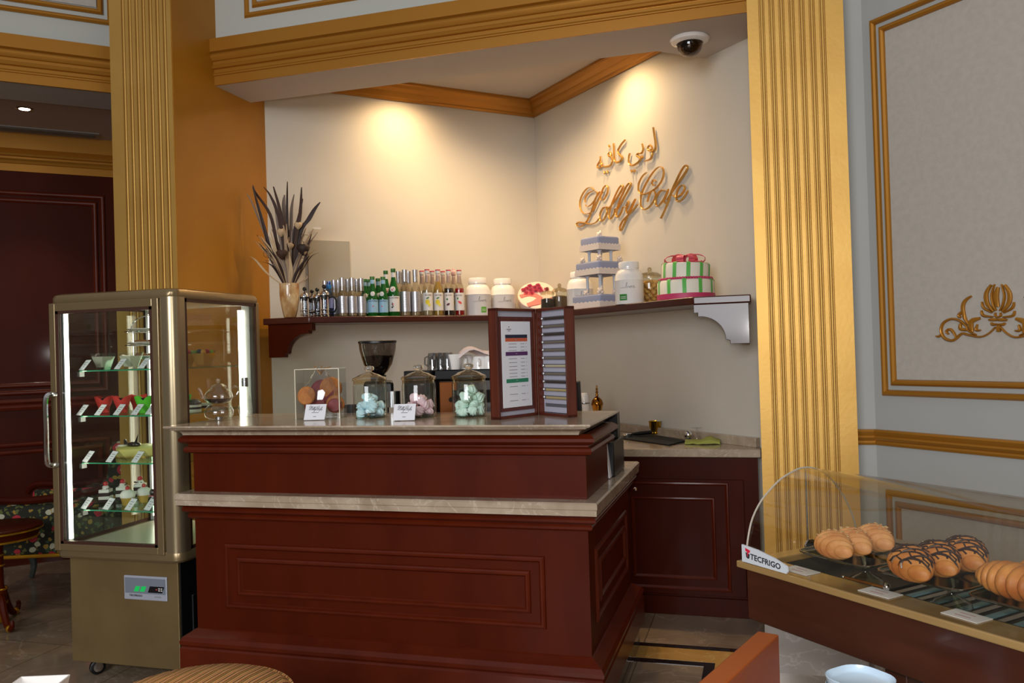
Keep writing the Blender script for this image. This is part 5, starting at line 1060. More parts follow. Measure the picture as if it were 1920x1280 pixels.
def dessert(x, y, z, lab, fill, topping=None, h=.082, s_=1):
    o = thing('dessert_glass', lab, 'dessert', (x, y, z)); 
    b = B(); b.rings([[(w*q*a, w*q*c_, zz) for a, c_ in ((1, 1), (-1, 1), (-1, -1), (1, -1))] for w, q, zz in ((.022, 1, 0), (.042, 1, h))], cap=False); b.M = None; b.build('glass_cup', CUPG, o, smooth_=False)
    b = B(); b.rings([[(w*a, w*c_, zz) for a, c_ in ((1, 1), (-1, 1), (-1, -1), (1, -1))] for w, zz in ((.023, .012), (.038, h*.8))]); b.build('filling', fill, o, smooth_=False)
    if topping:
        cols = [mat('kiwi', (120, 150, 50), .5), mat('berry_red', (170, 40, 50), .5), mat('berry_blue', (40, 50, 80), .5), mat('kiwi', (120, 150, 50)), mat('mango', (230, 160, 50), .5)]
        for k in range(9): B().ball((-.024+.024*(k % 3), -.024+.024*(k//3), h*.86+.004*(k % 2)), .013, seg=9, rg=6).build('fruit_piece', cols[(k*2+k//3) % 5], o)
    o.rotation_euler.z = -.15; return o
CRM = mat('cream_fill', (226, 222, 206), .6); MNG = mat('mango_fill', (220, 150, 50), .5)
dessert(fpt(196, 3.46), 3.46, FSZ[0], 'white cream dessert in a flared glass, left on the top shelf', CRM); dessert(fpt(226, 3.42), 3.50, FSZ[0], 'white cream dessert in a flared glass beside the tiered stand', CRM)
dessert(fpt(349, 3.47), 3.47, FSZ[0], 'orange fruit-topped dessert glass seen beside the corner post', MNG, True); dessert(fpt(384, 3.47), 3.47, FSZ[0], 'orange fruit-topped dessert glass nearest the fridge side pane', MNG, True)
# tiered stand
sx_, sy_ = fpt(287, 3.66), 3.66; t2 = thing('tiered_stand', 'round three-tier wire stand with white plates on the top shelf', 'cake stand', (sx_, sy_, FSZ[0]))
b = B(); r = .125
for a in (0.1, PI-.1): b.tube([(r*math.cos(a), r*math.sin(a), 0), (r*math.cos(a), r*math.sin(a), .21)], .003, 6)
b.tube([(r*math.cos(u), 0, .21+.065*math.sin(u)) for u in [PI*i/14 for i in range(15)]], .003, 6)
for z in (.05, .12, .19): b.tube([(r*math.cos(u), r*math.sin(u), z) for u in [2*PI*i/28 for i in range(28)]], .0025, 6, closed=True)
b.build('wire_frame', CHROME, t2)
for z in (.05, .12, .19): B().lathe([(.001, z+.001), (.09, z+.001), (.118, z+.012), (.116, z+.015), (.088, z+.005), (.001, z+.005)], seg=36, cap=False).build('plate', WPORC, t2)
k = 0
for z in (.056, .126):
    for j in range(5):
        b = B(); b.ball((0, 0, .012), .018, 1.1, .8, .6, 10, 6); o = b.build('petit_four', mat('petit_brown', (150, 96, 56), .6)); tag(o, 'small brown petit fours on the plates of the tiered stand', 'petit four', 'petit fours on the tiered stand'); u = PI+.5+j*.55; o.location = (sx_+.07*math.cos(u), sy_+.06*math.sin(u), FSZ[0]+z)
def tulip(px_, Y, col, lab, dark=True):
    o = thing('muffin', lab, 'muffin', (fpt(px_, Y), Y, FSZ[1])); n = 48
    def top(u): return .058+.026*abs(math.cos(2*u+.4))**.7
    b = B(); b.rings([[(q*math.cos(u), q*math.sin(u), zz if zz is not None else top(u)) for u in [2*PI*i/n for i in range(n)]] for q, zz in ((.024, 0), (.028, .03), (.036, .05))]+[[((.037+.012*abs(math.cos(2*u+.4)))*math.cos(u), (.037+.012*abs(math.cos(2*u+.4)))*math.sin(u), top(u)) for u in [2*PI*i/n for i in range(n)]]], cap=False); b.build('paper_cup', col, o, ang=70)
    b = B(); b.ball((0, 0, .05), .034, 1, 1, .75, 16, 8); b.build('muffin_top', mat('choc_muffin', (44, 24, 20), .6, bump=(80, .6)), o, ang=60); return o
TR = mat('tulip_red', (226, 60, 56), .6); TGn = mat('tulip_green', (96, 200, 50), .6)
tulip(195, 3.50, TR, 'chocolate muffin in a red tulip paper, leftmost on its shelf'); tulip(229, 3.50, TR, 'chocolate muffin in a red tulip paper, middle of its shelf'); tulip(259, 3.62, TR, 'chocolate muffin in a red tulip paper, behind the green one'); tulip(270, 3.47, TGn, 'chocolate muffin in a green tulip paper seen through the door'); tulip(342, 3.50, TGn, 'chocolate muffin in a green tulip paper seen right of the corner post')
def slice_(x, y, z, cols, lab, w=.03, h=.012, rz=0, dome=None):
    o = thing('cake_slice', lab, 'cake', (x, y, z), rz)
    for i, m in enumerate(cols): B().lathe([(w, i*h), (w, (i+1)*h)], seg=24).build('layer', m, o)
    if dome: B().ball((0, 0, len(cols)*h), w*.95, 1, 1, .55, 18, 8).build('glaze', dome, o)
    return o
CHD = mat('choc_sponge', (52, 28, 24), .7); CRW = mat('cream_white', (236, 230, 222), .6); GLZ = mat('choc_glaze', (40, 26, 26), .15, coat=1)
slice_(fpt(364, 3.52), 3.52, FSZ[1], [CRM, CHD, CRM, CHD], 'layered round chocolate dessert seen through the side pane', .034, .011, dome=GLZ); slice_(fpt(386, 3.60), 3.60, FSZ[1], [MNG, CHD, CRM], 'small layered orange dessert at the back behind the teapot', .03, .012)
# yellow cake on a board
ox_, oy_ = fpt(262, 3.58), 3.58; o = thing('yellow_cake', 'low yellow cake with dark chocolate shapes on the third shelf', 'cake', (ox_, oy_, FSZ[2]))
B().cyl(.125, 0, .004).build('cake_board', mat('gold_board', (196, 160, 80), .3, .6), o); B().lathe([(.001, .004), (.115, .004), (.118, .01), (.116, .042), (.1, .05), (.001, .05)], seg=40).build('cake_body', mat('yellow_cream', (222, 204, 120), .5), o, ang=50)
b = B(); b.tube([(-.08, -.02, .05), (-.07, -.03, .08), (-.05, -.04, .06), (-.03, -.05, .052)], .006, 8); b.ball((.0, -.05, .06), .028, 1.5, .6, .5); b.add([(.0, -.05, .065), (.02, -.05, .065), (.025, -.045, .115)], [(0, 1, 2)]); b.build('chocolate_decor', GLZ, o)
B().cyl(.02, .05, .056, -.09, -.03).build('chocolate_disc', CRW, o)
CHR = mat('cherry', (190, 30, 36), .15, coat=1)
for px_, Y_, lab in ((194, 3.48, 'black forest slice topped with a cherry, leftmost on the lowest shelf'), (226, 3.56, 'black forest slice topped with a cherry, in the middle behind the cream cup'), (259, 3.66, 'black forest slice topped with a cherry, tallest looking at the back')):
    o = thing('black_forest_slice', lab, 'cake', (fpt(px_, Y_), Y_, FSZ[3]), .4)
    for i, m in enumerate((CHD, CRW, CHD, CRW)): B().box(-.028+.001*i, .028-.001*i, -.03, .03, i*.017, i*.017+(.019 if m is CHD else .017)).build('layer', m, o, bevel=.003)
    B().lathe([(.018, .066), (.02, .074), (.012, .084), (.001, .088)], seg=14).build('cream_swirl', CRW, o); B().ball((0, 0, .094), .013, seg=14).build('cherry', CHR, o)
    b = B()
    for k in range(8): b.tube([(random.uniform(-.02, .02), random.uniform(-.02, .02), .07), (random.uniform(-.028, .028), random.uniform(-.028, .028), .076+.006*random.random())], .0025, 4)
    b.build('chocolate_shavings', CHD, o)
for px_, Y_, lab in ((235, 3.44, 'white cream cup with a cherry in front on the lowest shelf'), (266, 3.52, 'white cream cup with a cherry beside the dark chocolate figure')):
    o = thing('cream_cup', lab, 'dessert', (fpt(px_, Y_), Y_, FSZ[3])); B().lathe([(.026, 0), (.032, .035), (.034, .036)], seg=24).build('pastry_base', mat('pastry_yellow', (200, 160, 70), .6), o); B().lathe([(.034, .036), (.037, .05), (.028, .066), (.014, .074), (.001, .076)], seg=24).build('cream', CRW, o, ang=60); B().ball((0, 0, .082), .011, seg=12).build('cherry', CHR, o)
o = thing('chocolate_figure', 'small dark glazed chocolate dessert with orange stripe at the right end of the lowest shelf', 'dessert', (fpt(283, 3.45), 3.45, FSZ[3])); B().lathe([(.02, 0), (.027, .02), (.022, .045), (.016, .05)], seg=20).build('base', GLZ, o); B().ball((0, 0, .062), .018, seg=16).build('top', GLZ, o); B().tube([(.021*math.cos(u), .021*math.sin(u), .047) for u in [2*PI*i/16 for i in range(16)]], .002, 5, closed=True).build('sugar_ring', mat('ring_pink', (226, 120, 130), .5), o)
# ------------------------------------------------------------------ pastry display case on the right
P0 = Vector((-.077, 2.388, 0)); case = thing('pastry_case', 'low dark wood pastry counter with a curved clear dome in the right foreground', 'display case', tuple(P0), -PI/4)
# local axes: x = along the case, y = depth
CW_ = mat('case_apron', (74, 36, 22), .3, coat=.25, noise=(3, (56, 26, 16), (.6, 4, 4))); CB_ = mat('case_board', (158, 128, 82), .22, coat=.5, noise=(4, (142, 112, 68), (.5, 3, 3)))
LN, DP = 1.75, .56
b = B()
for a in ((0, LN, 0, .09), (0, .05, .09, .42), (1.7, LN, .09, .42), (0, LN, .42, DP)): b.box(a[0], a[1], a[2], a[3], .882, .90)
b.build('top_board', CB_, case, smooth_=False, bevel=.003)
B().box(.02, LN-.02, .018, .04, .742, .882).build('front_apron', CW_, case, bevel=.003); B().box(.02, .04, .04, DP-.02, .742, .882).build('end_apron', CW_, case, bevel=.003); B().box(LN-.04, LN-.02, .04, DP-.02, .742, .882).build('end_apron', CW_, case, bevel=.003); B().box(.02, LN-.02, DP-.04, DP-.02, .742, .882).build('back_apron', CW_, case, bevel=.003)
WL = mat('well_grey', (62, 60, 58), .5)
b = B(); b.box(.05, 1.7, .09, .42, .838, .842); b.box(.05, 1.7, .088, .09, .84, .882); b.box(.05, 1.7, .42, .422, .84, .882); b.box(.048, .05, .09, .42, .84, .882); b.build('well', WL, case, smooth_=False)
B().box(.16, .30, .11, .40, .843, .852).build('well_tray', mat('tray_dark', (28, 28, 28), .4), case, bevel=.002)
GRB = mat('grille_blue', (120, 160, 176), .4)
gl = B().box(.34, 1.68, .10, .105, .845, .895).build('grille_plate', BLACKM, case, smooth_=False)
for k in range(56): B().box(.35+.0235*k, .361+.0235*k, .097, .10, .85, .888).build('grille_bar', GRB, gl, smooth_=False)
g2 = B().box(.34, 1.68, .12, .40, .858, .862).build('cooling_grid', BLACKM, case, smooth_=False)
for k in range(40): B().box(.35+.033*k, .366+.033*k, .12, .40, .862, .866).build('grid_slat', GRB if k % 2 else STEEL, g2, smooth_=False)
for x in (.44, LN-.08):
    for y in (.10, DP-.10): B().box(x-.03, x+.03, y-.03, y+.03, 0, .742).build('leg', CW_, case, bevel=.004)
b = B(); prf = [(.05, .742), (.05, .66), (.10, .655), (.13, .63), (.17, .63), (.20, .655), (.5, .655), (LN-.05, .655), (LN-.05, .742)]
b.rings([[(x, y, z) for x, z in prf] for y in (.30, .32)]); b.build('lower_rail', CW_, case, smooth_=False)
DOME = glass('dome_plastic', (250, 248, 243), 1.1, .01)
arc = [(.008, .90), (.011, .93), (.020, .972), (.037, 1.017), (.071, 1.06), (.111, 1.09), (.15, 1.113), (.20, 1.130), (.24, 1.136), (.29, 1.128), (.34, 1.103), (.39, 1.052), (.426, .999), (.447, .95), (.455, .90)]
arc = [(q.x, q.y) for q in smooth([(a, c_, 0) for a, c_ in arc], 3)]
b = B(); b.rings([[(.03, y, z) for y, z in arc]+[(.03, y*.985+.004, (z-.9)*.985+.9) for y, z in arc[::-1]], [(LN-.03, y, z) for y, z in arc]+[(LN-.03, y*.985+.004, (z-.9)*.985+.9) for y, z in arc[::-1]]], cap=False); dome = b.build('dome', DOME, case, ang=60)
b = B(); b.add([(.028, y, z) for y, z in arc], [tuple(range(len(arc)))]); b.build('end_pane', DOME, dome, smooth_=False)
b = B(); b.tube([(.03, y, z) for y, z in arc], .0028, 6); b.build('dome_rim', mat('rim_clear', (206, 196, 180), .2, coat=.6, trans=.3), dome)
b = B(); b.tube([(.04, .237, .93), (.04, .237, 1.134)], .0022, 6); b.build('hinge_rod', STEEL, case); b = B(); b.M = Matrix.Translation((.045, .237, .915)) @ Matrix.Rotation(PI/2, 4, 'Y') @ Matrix.Rotation(PI/2, 4, 'Z'); b.lathe([(.001, 0), (.021, 0), (.021, .006), (.001, .007)], seg=24); b.build('hinge_disc', CHROME, case)
pr = [(.022, .902), (.18, .902), (.184, .908), (.182, .922), (.14, .934), (.08, .944), (.022, .948)]
b = B(); b.rings([[(x, y, z) for x, z in pr] for y in (.001, .006)]); lb = b.build('brand_plate', mat('plate_white', (200, 206, 212), .35), case, smooth_=False)
text('TECFRIGO', .021, INK, lb, (.108, .0005, .918), bold=.03, sx=1.1, name='brand_lettering').rotation_euler = (PI/2, math.radians(3), 0)
b = B(); 
for a in ((.033, .93, .040, .938), ): pass
def tri(p, m, nm): b = B(); b.rings([[(x, y, z) for x, z in p] for y in (-.0006, .001)]); b.build(nm, m, lb, smooth_=False)
tri([(.036, .941), (.054, .937), (.051, .930), (.038, .933)], mat('logo_red', (206, 30, 60), .5), 'logo_mark'); tri([(.038, .930), (.043, .928), (.045, .914), (.040, .917)], INK, 'logo_mark'); tri([(.052, .927), (.047, .927), (.046, .914), (.050, .915)], INK, 'logo_mark'); tri([(.043, .931), (.047, .930), (.046, .920), (.044, .920)], mat('logo_red', (206, 30, 60)), 'logo_mark')
def cw(u_, v_, z=0): q = P0+Vector((S2, -S2, 0))*u_+Vector((S2, S2, 0))*v_; return (q.x, q.y, z)
for i, (u_, v_, rz, lab) in enumerate(((.175, .058, 0, 'white price card on the case ledge beside the maker plate'), (.415, .058, .02, 'white price card on the case ledge below the tongs'), (.625, .062, -.03, 'white price card on the case ledge, rightmost one'))):
    o = thing('price_card', lab, 'price card', cw(u_, v_, .9), -PI/4+rz); B().box(-.042, .042, -.026, .026, .0005, .002).build('paper', PAPER, o, smooth_=False)
    for k in range(2): B().box(-.02, .016, -.012+.018*k, -.008+.018*k, .002, .0023).build('print_line', mat('print_rose', (190, 150, 160), .6), o, smooth_=False)
# glass stands
PLG = glass('plate_glass', (206, 214, 190), 2.2, .03); 
def stand(u_, v_, w, d, lab):
    o = thing('glass_stand', lab, 'cake stand', cw(u_, v_, .866), -PI/4, None)
    b = B(); pts = []
    for sx, sy, a0 in ((1, 1, 0), (-1, 1, 1), (-1, -1, 2), (1, -1, 3)):
        for i in range(4): a = (a0+i/3)*PI/2; pts.append((sx*(w/2-.03)+.03*math.cos(a), sy*(d/2-.03)+.03*math.sin(a)))
    b.rings([[(p[0]*q, p[1]*q, z) for p in pts] for q, z in ((.96, .076), (1, .080), (1, .084), (.96, .080))]); b.build('glass_plate', PLG, o, ang=40)
    b = B(); b.tube([(p[0], p[1], .082) for p in pts], .0025, 6, closed=True); b.build('beaded_rim', glass('rim_glass', (190, 196, 160), 4, .1), o)
    b = B(); b.lathe([(.045, 0), (.04, .012), (.012, .026), (.009, .036), (.015, .044), (.009, .052), (.014, .066), (.022, .076)], seg=28, cap=False); b.build('pedestal', glass('ped_glass', (226, 228, 226), 3, .02), o, ang=60); return o
stand(.262, .20, .22, .27, 'square glass stand holding the almond croissants, leftmost'); stand(.50, .20, .22, .27, 'square glass stand holding the chocolate-striped croissants, middle'); stand(.745, .19, .24, .27, 'square glass stand holding the plain croissants at the right edge')
PS = mat('pastry_gold', (208, 146, 76), .5, noise=(16, (172, 98, 40))); PSA = mat('pastry_pale', (226, 170, 112), .5, noise=(18, (186, 116, 60))); CHS = mat('choc_stripe', (46, 24, 20), .25, coat=.5); ALM = mat('almond_flake', (222, 186, 132), .6)
def croissant(u_, v_, z, rz, L_, R_, kind, lab):
    o = thing('croissant', lab, 'croissant', cw(u_, v_, z), rz); n = 97; rs = []
    for i in range(n):
        s_ = i/(n-1); a = (s_-.5)*(1.5 if kind != 'plain' else 1.2); x = L_/2*math.sin(a)/math.sin(.75 if kind != 'plain' else .6); y = .03*(1-math.cos(a))*3 
        seg_ = abs(s_-.5)*2*4.4+.5; fr = seg_ % 1; rad = R_*(max(.0, 1-(abs(s_-.5)*2)**2.2*.72))*(.76+.34*math.sin(PI*min(.86, .12+fr*.8))**.8)*(1+.10*fr)
        tl = a*.5; rs.append([(x+rad*math.cos(u)*math.sin(tl)*.4, y+rad*1.05*math.cos(u), R_*.72*max(.5, 1-(abs(s_-.5)*2)**2*.35)+rad*.80*math.sin(u)) for u in [2*PI*k/18 for k in range(18)]])
    B().rings(rs).build('pastry', PSA if kind == 'almond' else PS, o, ang=38)
    if kind == 'almond':
        for k in range(34):
            i = random.randrange(24, n-24); u = random.uniform(.5, 2.7); kk = int(u/(2*PI)*18) % 18; p = rs[i][kk]; b = B(); s_ = random.uniform(.005, .009); b.M = Matrix.Translation((p[0], p[1], p[2]+.001)) @ Matrix.Rotation(random.uniform(0, 6), 4, 'Z') @ Matrix.Rotation(random.uniform(-.6, .6), 4, 'X'); b.lathe([(.001, 0), (s_*.6, 0), (s_*.6, .001), (.001, .0014)], seg=7); b.build('almond_flake', ALM, o, smooth_=False)
    if kind == 'choc':
        for k in range(11):
            i0 = 12+k*7; sl = 8 if k % 2 else -6; pts = []
            for j in range(9):
                u = .15+2.85*j/8; kk = u/(2*PI)*18; ii = min(n-2, max(1, int(i0+sl*(j/8-.5)*2))); p = Vector(rs[ii][int(kk) % 18]); q = Vector(rs[ii][(int(kk)+1) % 18]); pts.append(p.lerp(q, kk-int(kk))+Vector((0, 0, .0012)))
            b = B(); b.tube(pts, .0026, 5); b.build('chocolate_stripe', CHS, o)
        for u in (1.0, 1.6, 2.2):
            kk = int(u/(2*PI)*18); b = B(); b.tube([Vector(rs[i][(kk+(i//10) % 2) % 18])+Vector((0, 0, .0012)) for i in range(10, n-10, 4)], .0022, 5); b.build('chocolate_stripe', CHS, o)
    return o
CZ = .95
AR = -PI/4+.9
for i, (v_, lab) in enumerate(((.10, 'almond-flaked croissant at the front of the left glass stand'), (.165, 'almond-flaked croissant in the middle of the left glass stand'), (.245, 'almond-flaked croissant at the back of the left glass stand'))): croissant(.245+.004*i, v_, CZ, -PI/4-PI/2+.85, .125, .038, 'almond', lab)
for i, (v_, lab) in enumerate(((.09, 'chocolate-striped croissant at the front of the middle stand'), (.175, 'chocolate-striped croissant in the middle of the middle stand'), (.265, 'chocolate-striped croissant at the back of the middle stand'))): croissant(.475+.008*i, v_, CZ, -PI/4-.95, .155, .042, 'choc', lab)
for i, (v_, lab) in enumerate(((.13, 'plain golden croissant in front, cut by the right photo edge'), (.225, 'plain golden croissant behind, at the right photo edge'))): croissant(.69+.03*i, v_, CZ, -PI/4-.15, .2, .042, 'plain', lab)
for u0_, u1_, v_, lab in ((.30, .41, .105, 'thin brass tongs with silver ball ends on the case ledge'), (.60, .72, .35, 'thin brass tongs with a silver ball end behind the striped croissants')):
    o = thing('serving_tongs', lab, 'tongs', cw(u0_, v_-.03, .905 if v_ < .2 else .952), -PI/4+.05); L_ = u1_-u0_
    B().tube([(0, 0, .004), (L_, 0, .004)], .003, 8).build('handle', mat('brass', (190, 120, 50), .2, .9), o); b = B(); b.ball((L_+.006, 0, .006), .009); b.ball((-.004, 0, .004), .004); b.build('ball_end', CHROME, o)
# ------------------------------------------------------------------ left: round side table and floral armchair
tp = atz(-8, 990, .56); t = thing('side_table', 'round dark wood side table with gilded bands at the far left', 'table', (float(tp[0]), float(tp[1]), 0))
GB = mat('gilt_band', (206, 150, 40), .25, .8); 
B().lathe([(.001, .572), (.235, .572), (.24, .568), (.24, .56), (.232, .556)], seg=48).build('table_top', WOODD, t, ang=40); B().lathe([(.236, .546), (.243, .548), (.243, .557), (.236, .558)], seg=48, cap=False).build('gilt_band', GB, t)
B().lathe([(.001, .505), (.215, .505), (.228, .55), (.001, .55)], seg=48).build('apron', WOODD, t, ang=40); B().lathe([(.216, .497), (.222, .499), (.222, .508), (.216, .51)], seg=48, cap=False).build('gilt_band', GB, t)
B().lathe([(.05, .14), (.05, .2), (.036, .22), (.033, .33), (.036, .36), (.034, .44), (.05, .505)], seg=28).build('column', WOOD, t, ang=40)
for z in (.125, .205, .34, .40): B().lathe([(.052 if z < .3 else .038, z), (.055 if z < .3 else .041, z+.006), (.052 if z < .3 else .038, z+.012)], seg=28, cap=False).build('gilt_band', GB, t)
B().lathe([(.03, .02), (.036, .05), (.036, .12), (.05, .14)], seg=24).build('gilt_finial', GB, t)
for a in (-.45, PI*.62, PI*1.2):
    b = B(); pts = [(.03, 0, .17), (.07, 0, .16), (.11, 0, .09), (.16, 0, .03), (.21, 0, .02), (.24, 0, .045), (.235, 0, .07)]; ca, sa = math.cos(a), math.sin(a)
    b.tube([(p.x*ca, p.x*sa, p.z) for p in smooth(pts, 3)], .02, 8, radii=[.024-.012*i/18 for i in range(19)]); l_ = b.build('leg', WOOD, t); B().ball((.2*ca, .2*sa, .022), .022).build('gilt_foot', GB, l_)
def floral():
    m = mat('floral_fabric', (40, 40, 26), .85); nt = m.node_tree; bsd = nt.nodes['Principled BSDF']; tc = nt.nodes.new('ShaderNodeTexCoord')
    prev = None
    base = nt.nodes.new('ShaderNodeRGB'); base.outputs[0].default_value = rgb(34, 34, 24); prev = base.outputs[0]
    for sc_, th, col, seed, dst in ((26, .30, (92, 96, 46), 0, .6), (20, .22, (58, 84, 60), 5, .6), (17, .26, (150, 120, 50), 9, .5), (14, .27, (178, 176, 150), 13, .4), (9.5, .30, (170, 44, 54), 17, .4), (9.5, .14, (214, 160, 150), 17, .4)):
        mp = nt.nodes.new('ShaderNodeMapping'); mp.inputs['Location'].default_value = (seed, seed*.7, seed*.3)
        nz = nt.nodes.new('ShaderNodeTexNoise'); nz.inputs['Scale'].default_value = sc_*1.4; ad = nt.nodes.new('ShaderNodeMixRGB'); ad.blend_type = 'ADD'; ad.inputs[0].default_value = .035*dst*2
        v_ = nt.nodes.new('ShaderNodeTexVoronoi'); v_.inputs['Scale'].default_value = sc_; lt = nt.nodes.new('ShaderNodeMath'); lt.operation = 'LESS_THAN'; lt.inputs[1].default_value = th
        mx = nt.nodes.new('ShaderNodeMixRGB'); mx.inputs[2].default_value = rgb(*col)
        nt.links.new(tc.outputs['Object'], mp.inputs[0]); nt.links.new(mp.outputs[0], nz.inputs[0]); nt.links.new(mp.outputs[0], ad.inputs[1]); nt.links.new(nz.outputs['Color'], ad.inputs[2]); nt.links.new(ad.outputs[0], v_.inputs[0]); nt.links.new(v_.outputs['Distance'], lt.inputs[0]); nt.links.new(lt.outputs[0], mx.inputs[0]); nt.links.new(prev, mx.inputs[1]); prev = mx.outputs[0]
    nt.links.new(prev, bsd.inputs['Base Color']); return m
FLO = floral(); ac = atz(60, 1085, .22)
t = thing('armchair', 'armchair in dark floral fabric with gilt rail, partly behind the cake fridge', 'armchair', (-4.45, 4.52, 0), .35)
B().box(-.42, .42, -.30, .32, .30, .46).build('seat', FLO, t, bevel=.03); B().box(-.36, .30, -.27, .28, .44, .56).build('seat_cushion', FLO, t, bevel=.05)
b = B(); b.M = Matrix.Translation((.36, 0, .3)) @ Matrix.Rotation(.14, 4, 'Y'); b.box(-.06, .07, -.32, .32, 0, .70); b.build('backrest', FLO, t, bevel=.045)
for sy in (-1, 1):
    b = B(); b.box(-.38, .36, sy*.31-.035, sy*.31+.035, .30, .62); ap_ = b.build('arm_panel', FLO, t, bevel=.03)
    B().tube(smooth([(-.43, sy*.33, .60), (-.36, sy*.33, .655), (-.1, sy*.33, .645), (.2, sy*.33, .67), (.36, sy*.33, .70)], 4), .024, 8).build('arm_rail', WOODD, ap_)
b = B(); b.box(-.44, .44, -.345, -.325, .285, .31); b.box(-.45, -.43, -.34, .34, .285, .31); b.box(-.44, .44, .325, .345, .285, .31); b.build('gilt_rail', GB, t, bevel=.008)
for x in (-.38, .38):
    for y in (-.28, .28): B().tube(smooth([(x, y, .29), (x*1.04, y*1.05, .2), (x*.98, y, .1), (x*1.05, y*1.06, .015)], 3), .03, 8, radii=[.036, .036, .034, .03, .027, .024, .022, .02, .02, .02]).build('leg', mat('painted_leg', (70, 74, 66), .6, noise=(30, (48, 52, 46))), t)
# ------------------------------------------------------------------ foreground furniture
A_ = atz(1432, 1184, .93); Bp = atz(1300, 1300, .93)
OW_ = mat('orange_wood', (152, 74, 26), .45, spec=.25, noise=(3, (140, 64, 20), (1, 1, 3)))
va = Vector((float(Bp[0]-A_[0]), float(Bp[1]-A_[1]), 0)); vn = va.normalized(); vp_ = Vector((vn.y, -vn.x, 0)); 
if vp_.x > 0: vp_ = -vp_
t = thing('wooden_chair', 'orange-stained wooden chair back cut by the bottom edge at right', 'chair', (float(A_[0]), float(A_[1]), 0))
def ch(a0, a1, o0, o1, z0, z1, nm, m, bev=.003):
    b = B(); vs = []
    for z in (z0, z1):
        for a, o in ((a0, o0), (a1, o0), (a1, o1), (a0, o1)): q = vn*a+vp_*o; vs.append((q.x, q.y, z))
    b.add(vs, [(0, 3, 2, 1), (4, 5, 6, 7), (0, 1, 5, 4), (1, 2, 6, 5), (2, 3, 7, 6), (3, 0, 4, 7)]); return b.build(nm, m, t, smooth_=False, bevel=bev)
ch(.0, .45, -.03, .012, .83, .93, 'top_rail', OW_); ch(0, .045, -.03, .012, 0, .83, 'leg', OW_); ch(.405, .45, -.03, .012, 0, .83, 'leg', OW_)
for k in range(4): ch(.09+.085*k, .115+.085*k, 0, .018, .46, .83, 'back_slat', OW_)
ch(0, .45, -.012, .44, .42, .45, 'seat', OW_); ch(0, .045, .39, .43, 0, .42, 'leg', OW_); ch(.405, .45, .39, .43, 0, .42, 'leg', OW_)
# striped round stool
q = atz(362, 1300, .47); t = thing('round_stool', 'round stool with a red and gold striped seat at the bottom edge', 'stool', (float(q[0]), float(q[1]), 0), 0)
STR = mat('striped_fabric', (190, 140, 70), .8); nt = STR.node_tree; bsd = nt.nodes['Principled BSDF']; tc = nt.nodes.new('ShaderNodeTexCoord'); sp_ = nt.nodes.new('ShaderNodeSeparateXYZ'); ml = nt.nodes.new('ShaderNodeMath'); ml.operation = 'MULTIPLY'; ml.inputs[1].default_value = 21; fr_ = nt.nodes.new('ShaderNodeMath'); fr_.operation = 'FRACT'; cr = nt.nodes.new('ShaderNodeValToRGB'); cr.color_ramp.interpolation = 'CONSTANT'
els = [(0, (196, 146, 78)), (.12, (104, 66, 30)), (.2, (220, 174, 104)), (.34, (214, 136, 84)), (.5, (220, 176, 106)), (.58, (104, 28, 28)), (.68, (222, 178, 108)), (.8, (216, 140, 90)), (.92, (110, 74, 34))]
for i, (p_, c_) in enumerate(els):
    e = cr.color_ramp.elements[i] if i < 2 else cr.color_ramp.elements.new(p_)
    e.position = p_; e.color = rgb(*c_)
nt.links.new(tc.outputs['Object'], sp_.inputs[0]); nt.links.new(sp_.outputs['X'], ml.inputs[0]); nt.links.new(ml.outputs[0], fr_.inputs[0]); nt.links.new(fr_.outputs[0], cr.inputs[0]); nt.links.new(cr.outputs[0], bsd.inputs['Base Color'])
sr = .30
B().lathe([(sr*.96, .36), (sr*.99, .38), (sr, .42), (sr*.98, .445), (sr*.9, .462), (sr*.6, .472), (.001, .476)], seg=64).build('seat', STR, t, ang=60)
B().tube([(sr*1.0*math.cos(u), sr*1.0*math.sin(u), .442) for u in [2*PI*i/64 for i in range(64)]], .006, 6, closed=True).build('piping', STR, t)
B().lathe([(sr*.93, .31), (sr*.95, .36), (.001, .36)], seg=48).build('seat_frame', WOOD, t, ang=40)
for a in range(4): u = PI/4+a*PI/2; B().tube([(sr*.8*math.cos(u), sr*.8*math.sin(u), .33), (sr*.9*math.cos(u), sr*.9*math.sin(u), 0)], .02, 8, radii=[.024, .015]).build('leg', WOOD, t)
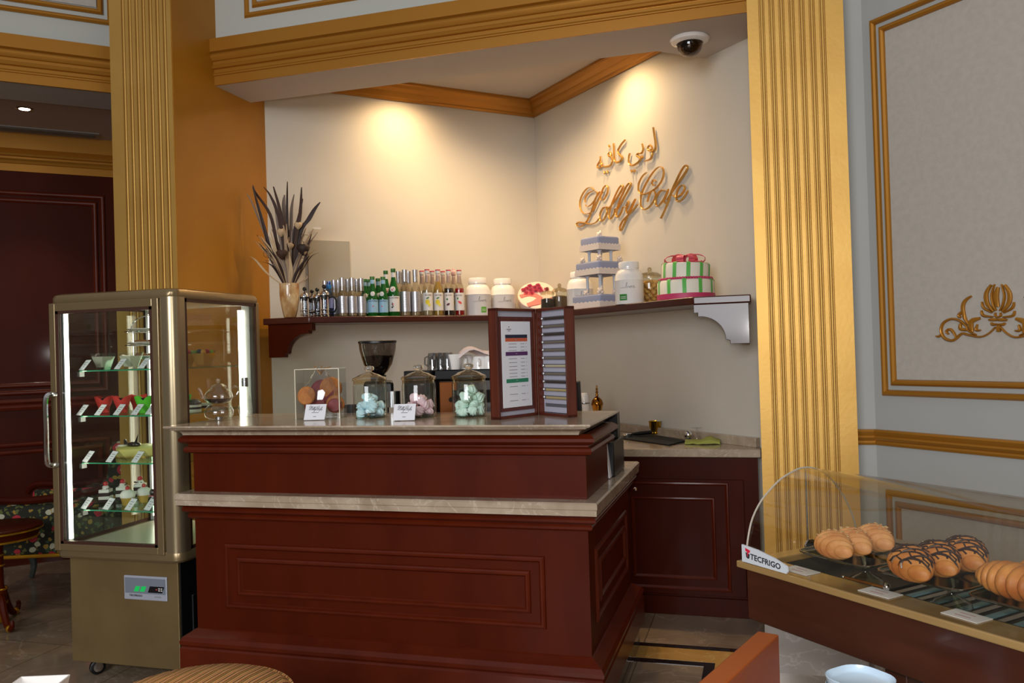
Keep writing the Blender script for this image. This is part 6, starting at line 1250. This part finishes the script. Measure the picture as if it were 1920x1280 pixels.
# table with white dish at the bottom left
q = atz(108, 1262, .78); dx_, dy_ = float(q[0]), float(q[1]); dy_ -= .07
t = thing('cafe_table', 'small dark wood cafe table just below the bottom left edge, carrying the white dish', 'table', (dx_+.02, dy_-.14, 0))
B().box(-.3, .3, -.3, .18, .70, .722).build('table_top', WOODD, t, bevel=.004); B().cyl(.03, .03, .70).build('column', WOODD, t); B().lathe([(.001, 0), (.2, 0), (.2, .015), (.04, .03), (.001, .03)], seg=32).build('base', BLACKM, t)
b = B(); b.rings([[(s1*a, s1*c_, z) for a, c_ in ((1, 1), (-1, 1), (-1, -1), (1, -1))] for s1, z in ((.046, 0), (.057, .058), (.053, .058), (.043, .008))], cap=False); b.add([(.043, .043, .008), (-.043, .043, .008), (-.043, -.043, .008), (.043, -.043, .008)], [(0, 1, 2, 3)]); b.add([(.046, .046, 0), (-.046, .046, 0), (-.046, -.046, 0), (.046, -.046, 0)], [(3, 2, 1, 0)])
o = b.build('square_dish', WPORC, smooth_=False, bevel=.003); o.location = (dx_, dy_, .7225); o.rotation_euler.z = .32; tag(o, 'white square porcelain dish at the bottom left edge', 'dish')
# stack of pale trays, bottom right
q = atz(1600, 1234, .80); sx2, sy2 = float(q[0]), float(q[1])-.10
t = thing('service_trolley', 'low dark trolley under the stack of pale trays at the bottom right', 'trolley', (sx2+.05, sy2, 0)); B().box(-.16, .2, -.16, .12, .62, .64).build('shelf', BLACKM, t, bevel=.004)
for x in (-.14, .18):
    for y in (-.14, .10): B().box(x-.012, x+.012, y-.012, y+.012, 0, .62).build('leg', BLACKM, t)
TRM = mat('tray_pale_blue', (190, 210, 226), .3, coat=.4)
def rr2(w, d, r, n=6):
    pts = []
    for sx, sy, a0 in ((1, 1, 0), (-1, 1, 1), (-1, -1, 2), (1, -1, 3)):
        for i in range(n+1): a = (a0+i/n)*PI/2; pts.append((sx*(w/2-r)+r*math.cos(a), sy*(d/2-r)+r*math.sin(a)))
    return pts
P_ = rr2(.125, .125, .045)
tr0 = B().rings([[(p[0]*q_, p[1]*q_, z) for p in P_] for q_, z in ((.9, 0), (.97, .008), (1, .02), (.98, .021), (.93, .01), (.86, .006))]).build('plastic_tray', TRM, ang=50); tag(tr0, 'pale blue rounded plastic trays stacked at the bottom right edge', 'tray', 'stacked pale blue trays')
for k in range(8):
    o = tr0 if k == 0 else tr0.copy()
    if k: C.objects.link(o)
    o.location = (sx2+.005, sy2+.02, .641+k*.0185); o.rotation_euler.z = -PI/4
